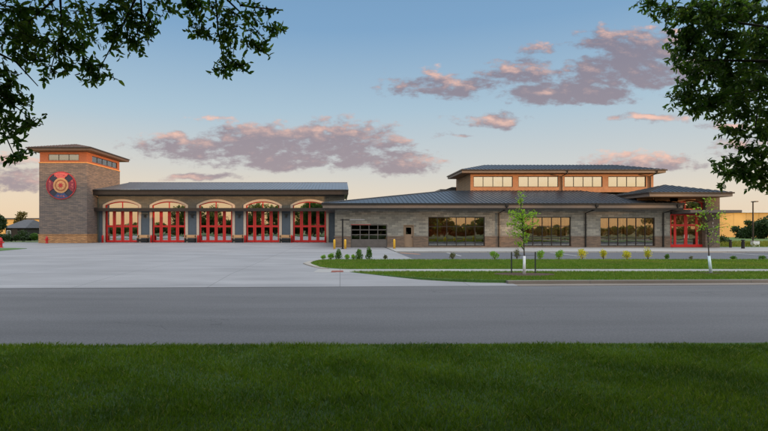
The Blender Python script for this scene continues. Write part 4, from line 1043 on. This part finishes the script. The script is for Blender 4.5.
def bush(px, Y, w_, h_, label, m='leaf_dark', seed=1, nl=700):
    x, y = at(px, Y); o = empty('bush', (x, y, -.05), label=label, cat='bush', group='bushes left of the tower'); rng = np.random.default_rng(seed)
    C = [(rng.uniform(-.6, .6)*w_, rng.uniform(-.3, .3)*w_, h_*rng.uniform(.3, .65)) for _ in range(7)]; R = [h_*rng.uniform(.3, .42) for _ in C]
    P, U = clumps(C, R, nl, rng, .4); P = P[P[:, 2] > 0]; leaves('foliage', P, .2, M[m], o, None, 1, .6, rng)
    MB().tube([(0, 0, 0), (0, 0, h_*.5)], .03, 5).build('stems', M['bark'], o)
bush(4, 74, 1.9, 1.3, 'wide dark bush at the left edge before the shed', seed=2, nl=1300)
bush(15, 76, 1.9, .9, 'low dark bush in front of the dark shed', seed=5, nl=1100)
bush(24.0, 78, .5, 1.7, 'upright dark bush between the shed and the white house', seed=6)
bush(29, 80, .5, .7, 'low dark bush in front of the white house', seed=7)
bush(34.8, 80, .7, 1.2, 'rounded green bush beside the tower corner', 'leaf_shrub', seed=8, nl=900)
# right: broad green trees and tall grass before the warehouse
for i, (px, Y, h, r_, l) in enumerate(((746, 92, 2.6, 1.8, 'low round green tree right of the entrance before the golden warehouse'), (758, 90, 3.4, 2.4, 'middle round green tree before the golden warehouse'), (775, 88, 4.9, 3.4, 'tallest round green tree at the right frame edge'))):
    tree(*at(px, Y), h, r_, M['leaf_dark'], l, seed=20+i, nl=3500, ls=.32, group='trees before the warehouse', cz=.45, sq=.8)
bush(724, 56, .3, 1.2, 'narrow dark bush at the entrance pillar corner', seed=31, nl=300)
n = 9000; xx = RNG.uniform(37, 62, n); yy = RNG.uniform(51, 60, n)
tag(blades('side_grass', np.stack([xx, yy, np.full(n, .02)], 1), .45, .05, leaf_mat('straw_blades', [(.10, .14, .02), (.22, .22, .04), (.34, .28, .08)], .4)), 'taller straw green grass right of the entrance', 'grass')

# ------------------------------------------------------------------ tree belt across the road behind the camera (it shades the scene and shows in the glass)
rng = np.random.default_rng(12)
bx, bt = [], MB()
Cc, Rr = [], []
def belt_tree(x, y, h, r_):
    bt.tube([(x, y, -.3), (x+.2, y, h*.4), (x, y, h*.85)], [.32, .22, .06], 7)
    for _ in range(16):
        Cc.append((x+rng.uniform(-.7, .7)*r_, y+rng.uniform(-.7, .7)*r_, rng.uniform(.28, .86)*h)); Rr.append(r_*rng.uniform(.28, .46))
for x, y, h, r_ in [(-50, -30, 9.5, 4), (-43, -33, 11, 4.5), (-36, -30, 7, 3), (-29, -32, 10.5, 4), (-21, -31, 9.5, 4), (-13, -33, 9, 3.5), (-6, -30, 10, 3.6), (2, -32, 9.5, 3.6), (10, -31, 8, 3.5), (17, -33, 8, 4), (23, -31, 7.5, 3.5), (27, -32, 7, 2.5), (38, -30, 6, 3)]:
    belt_tree(x, y, h, r_)
for x in np.arange(-75, 46, 3.2): belt_tree(x, -34+rng.uniform(-2, 2), rng.uniform(2.2, 3.6) if not 28 < x < 36 else 2.0, 2.6)
for x in np.arange(46, 98, 2.6): belt_tree(x, -35+rng.uniform(-2, 2), rng.uniform(1.1, 2.3), 1.9)
for y in np.arange(-63, -30, 5.2): belt_tree(100+rng.uniform(-2, 2), y, 12.5*rng.uniform(.92, 1.05), 4.8)
for x in np.arange(103, 205, 5.2):
    h = 13 if x < 118 else (19.5 if x < 138 else (16.2 if x < 166 else 14.2))
    if x > 167: h = 12.3
    if 147 < x < 165: h = 6.3
    belt_tree(x+rng.uniform(-1, 1), -30+rng.uniform(-3, 3), h*rng.uniform(.95, 1.04), 4.8)
P, U = clumps(Cc, Rr, 170000, rng, .42)
tb = empty('tree_belt', (0, -30, 0), label='belt of trees across the road, seen as reflections in the bay doors', cat='trees', kind='stuff')
tb.location = (0, 0, 0)
leaves('crown', P, .62, M['leaf_belt'], tb, None, 1, .65, rng); bt.build('trunk', M['bark'], tb)

# ------------------------------------------------------------------ the two foreground trees whose boughs frame the picture
def sprays(specs, Y0, rng, root, trunk_top, per=15, twig=.30):
    """boughs from the trunk to each spray, twigs with leaves along them"""
    wood = MB(); Ps, Ds = [], []
    for (px, py, rpx, cnt, Y) in specs:
        c = Vector(pt(px, py, Y)); R = rpx*Y/F
        for j in range(cnt):
            u = rng.normal(size=3); u /= np.linalg.norm(u); u[1] *= .9
            e_ = c + Vector(u*R*rng.uniform(.15, 1.0))
            d = Vector((rng.uniform(-1, 1), rng.uniform(-1, 1), rng.uniform(-.9, .25))).normalized()
            L = twig*rng.uniform(.5, 1.2); s0 = e_-d*L*.5; s1 = e_+d*L*.5; mid = e_+Vector(rng.normal(size=3))*.02
            wood.tube([s0, mid, s1], [.004, .003, .0015], 4, cap=False)
            for q in range(per):
                t = q/per; p_ = s0.lerp(s1, t); sd = np.array(d.cross(Vector(rng.normal(size=3))).normalized())
                Ps.append(np.array(p_)); Ds.append(sd*.8+np.array(d)*.6+np.array([0, 0, -.25]))
    return wood, Ps, Ds
rng = np.random.default_rng(21)
FT = empty('foreground_tree', (-6.6, 3.4, 0), label='shade tree whose leafy boughs hang in from the top left', cat='tree')
L1 = [  # px, py, radius px, twigs, distance
    (20, 12, 34, 26, 5.0), (60, 14, 34, 26, 5.2), (100, 16, 30, 24, 5.0), (35, 40, 26, 16, 4.8), (75, 42, 24, 15, 5.0), (5, 40, 22, 10, 4.6),
    (135, 14, 22, 15, 5.1), (118, 38, 18, 9, 5.0), (92, 66, 12, 7, 4.9), (98, 78, 7, 4, 4.9), (62, 62, 12, 5, 4.8), (48, 74, 8, 3, 4.8), (28, 55, 14, 6, 4.7),
    (150, 26, 12, 6, 5.1), (135, 44, 9, 4, 5.0), (165, 4, 18, 8, 5.3), (195, 6, 20, 13, 5.3), (220, 8, 22, 13, 5.4), (205, 30, 13, 7, 5.3), (228, 34, 15, 8, 5.4), (228, 58, 11, 6, 5.4), (222, 70, 9, 4, 5.4), (240, 66, 8, 4, 5.4),
    (252, 14, 18, 9, 5.5), (250, 40, 12, 6, 5.5), (262, 48, 10, 5, 5.5), (272, 30, 10, 5, 5.5), (277, 12, 5, 1, 5.5),
    (6, 82, 12, 6, 4.5), (14, 98, 15, 8, 4.5), (6, 116, 14, 7, 4.5), (28, 118, 9, 4, 4.5), (10, 138, 11, 5, 4.5), (14, 153, 8, 4, 4.5), (4, 66, 9, 3, 4.5), (-12, 100, 25, 10, 4.5)]
wood, Ps, Ds = sprays(L1, 5, rng, FT, None, per=13)
T0 = Vector((-6.6, 3.4, 0))
def bough(w, pts, r0, r1):
    k = len(pts); w.tube(pts, [r0+(r1-r0)*i/(k-1) for i in range(k)], 7)
hub = Vector((-6.3, 3.6, 3.6))
w1_ = MB(); bough(w1_, [T0, (-6.5, 3.45, 1.8), hub, (-6.0, 3.3, 6.5), (-5.6, 3, 8.5)], .22, .08)
for tgt, r0 in (((60, -6, 5.1), .06), ((140, -10, 5.1), .055), ((215, -12, 5.3), .05), ((-60, 70, 4.5), .035)):
    e_ = Vector(pt(*tgt)); mid = hub.lerp(e_, .5)+Vector((0, 0, .35)); bough(w1_, [hub, mid, e_], r0, .018)
tw = [((215, -12, 5.3), (240, 12, 5.5), (265, 40, 5.5)), ((215, -12, 5.3), (218, 30, 5.4), (225, 70, 5.4)), ((140, -10, 5.1), (125, 20, 5), (97, 74, 4.9)), ((60, -6, 5.1), (62, 30, 5), (50, 72, 4.8)),
      ((60, -6, 5.1), (20, 30, 4.8), (28, 58, 4.7)), ((-60, 70, 4.5), (-8, 88, 4.5), (30, 118, 4.5)), ((-60, 70, 4.5), (-8, 105, 4.5), (14, 155, 4.5)), ((240, 5, 5.5), (262, 8, 5.5), (283, 10, 5.5)),
      ((-8, 50, 4.7), (16, 62, 4.7), (38, 86, 4.7)), ((140, -10, 5.1), (142, 15, 5.1), (152, 32, 5.1)), ((150, 8, 5.1), (140, 28, 5.1), (128, 50, 5))]
for t_ in tw: bough(w1_, [Vector(pt(*q)) for q in t_], .012, .004)
w1_.v = [tuple(Vector(v)-FT.location) for v in w1_.v]; wood.v = [tuple(Vector(v)-FT.location) for v in wood.v]
w1_.build('trunk', M['bark'], FT, smooth=True); wood.build('twigs', M['bark'], FT)
# upper crown overhead (out of frame, shades the lawn)
P, U = clumps([(-6, 3.2, 6.6), (-3.4, 2.4, 5.9), (-1, 3.0, 6.2), (-6, 0, 5.6), (-2.8, -.3, 5.2), (0, .2, 5.4), (-1.6, 4.6, 6.9), (-4.6, 4.7, 6.9), (-7.6, 4.8, 7), (-8.4, 2, 6.0), (-5, -3.2, 4.6), (-1.5, -3.0, 4.4), (-8.5, -2, 4.6)], [2.0, 1.8, 1.8, 2.1, 1.9, 1.9, 1.9, 1.9, 1.9, 2.2, 1.9, 1.9, 2.1], 90000, rng, .6)
k = P[:, 2] > 0.47*np.maximum(P[:, 1], 0)+2.3+.4; P = P[k]
cr = np.concatenate([np.array(Ps)-np.array(FT.location), P-np.array(FT.location)]); dr_ = np.concatenate([np.array(Ds), RNG.normal(size=(len(P), 3))])
sz = np.concatenate([np.full(len(Ps), .072), np.full(len(P), .25)])
leaves('crown', cr, sz, M['leaf_near'], FT, dr_, .45, .42, rng)

rng = np.random.default_rng(33)
FR = empty('foreground_tree', (9.4, 6.2, 0), label='dense shade tree whose crown fills the top right corner', cat='tree')
L2 = [(745, 10, 30, 40, 7.4), (715, 12, 28, 36, 7.2), (690, 12, 22, 24, 7.0), (665, 8, 16, 10, 7.0), (648, 2, 10, 4, 7.0), (755, 45, 30, 44, 7.6), (722, 42, 28, 38, 7.2), (692, 38, 20, 22, 7.0), (683, 50, 13, 9, 7.0),
      (755, 80, 30, 42, 7.6), (725, 75, 26, 32, 7.2), (697, 72, 22, 22, 7.1), (690, 92, 14, 11, 7.0), (683, 100, 10, 6, 7.0), (712, 100, 17, 15, 7.2), (745, 105, 26, 24, 7.4), (765, 115, 22, 18, 7.6), (697, 108, 10, 6, 7.1), (718, 112, 10, 6, 7.2),
      (738, 125, 15, 9, 7.4), (760, 138, 16, 12, 7.5), (748, 150, 11, 6, 7.4), (755, 160, 13, 9, 7.5), (735, 165, 13, 8, 7.4), (724, 172, 9, 5, 7.3), (745, 177, 13, 8, 7.4), (763, 175, 12, 9, 7.5), (763, 188, 8, 4, 7.5), (722, 185, 4, 1, 7.3), (790, 60, 40, 40, 7.6), (795, 140, 35, 25, 7.6), (738, 136, 8, 3, 7.4)]
wood, Ps, Ds = sprays(L2, 7, rng, FR, None, per=23, twig=.36)
w2_ = MB(); hub = Vector((8.9, 6.6, 3.0))
bough(w2_, [(9.4, 6.2, 0), (9.3, 6.3, 1.5), hub, (8.6, 6.5, 6), (8.2, 6, 9)], .26, .1)
for tgt in ((765, 20, 7.5), (720, 20, 7.2), (760, 90, 7.5), (775, 150, 7.5), (700, 60, 7.1)):
    e_ = Vector(pt(*tgt)); bough(w2_, [hub+Vector((0, 0, .8)), hub.lerp(e_, .5)+Vector((0, 0, .5)), e_], .06, .012)
for a_, b_, c_ in (((720, 20, 7.2), (700, 10, 7), (645, 2, 7)), ((760, 90, 7.5), (725, 95, 7.2), (685, 104, 7)), ((775, 150, 7.5), (750, 160, 7.4), (722, 178, 7.3)), ((760, 90, 7.5), (755, 130, 7.5), (742, 150, 7.4))):
    bough(w2_, [Vector(pt(*q)) for q in (a_, b_, c_)], .012, .004)
for w_ in (w2_, wood): w_.v = [tuple(Vector(v)-FR.location) for v in w_.v]
w2_.build('trunk', M['bark'], FR, smooth=True); wood.build('twigs', M['bark'], FR)
P, U = clumps([(8.8, 5, 7.4), (5.8, 3.4, 6.4), (2.2, 3.2, 6.3), (9, 1.5, 6.0), (5.2, 0, 5.4), (2.4, -.2, 5.4), (1.2, 4.7, 6.9), (4.4, 4.8, 6.9), (7.4, 4.8, 6.9), (8.6, -1.5, 5.2), (12, 1.5, 5.8), (2, -3.2, 4.4), (5.4, -3.2, 4.5), (9, -4, 4.8)], [2.4, 2.0, 1.8, 2.2, 2.0, 1.9, 1.9, 1.9, 1.9, 2.1, 2.4, 1.9, 1.9, 2.1], 70000, rng, .6)
P = P[P[:, 2] > 0.47*np.maximum(P[:, 1], 0)+2.7]
cr = np.concatenate([np.array(Ps), P])-np.array(FR.location); dr_ = np.concatenate([np.array(Ds), RNG.normal(size=(len(P), 3))])
sz = np.concatenate([np.full(len(Ps), .08), np.full(len(P), .25)])
leaves('crown', cr, sz, M['leaf_near'], FR, dr_, .45, .42, rng)
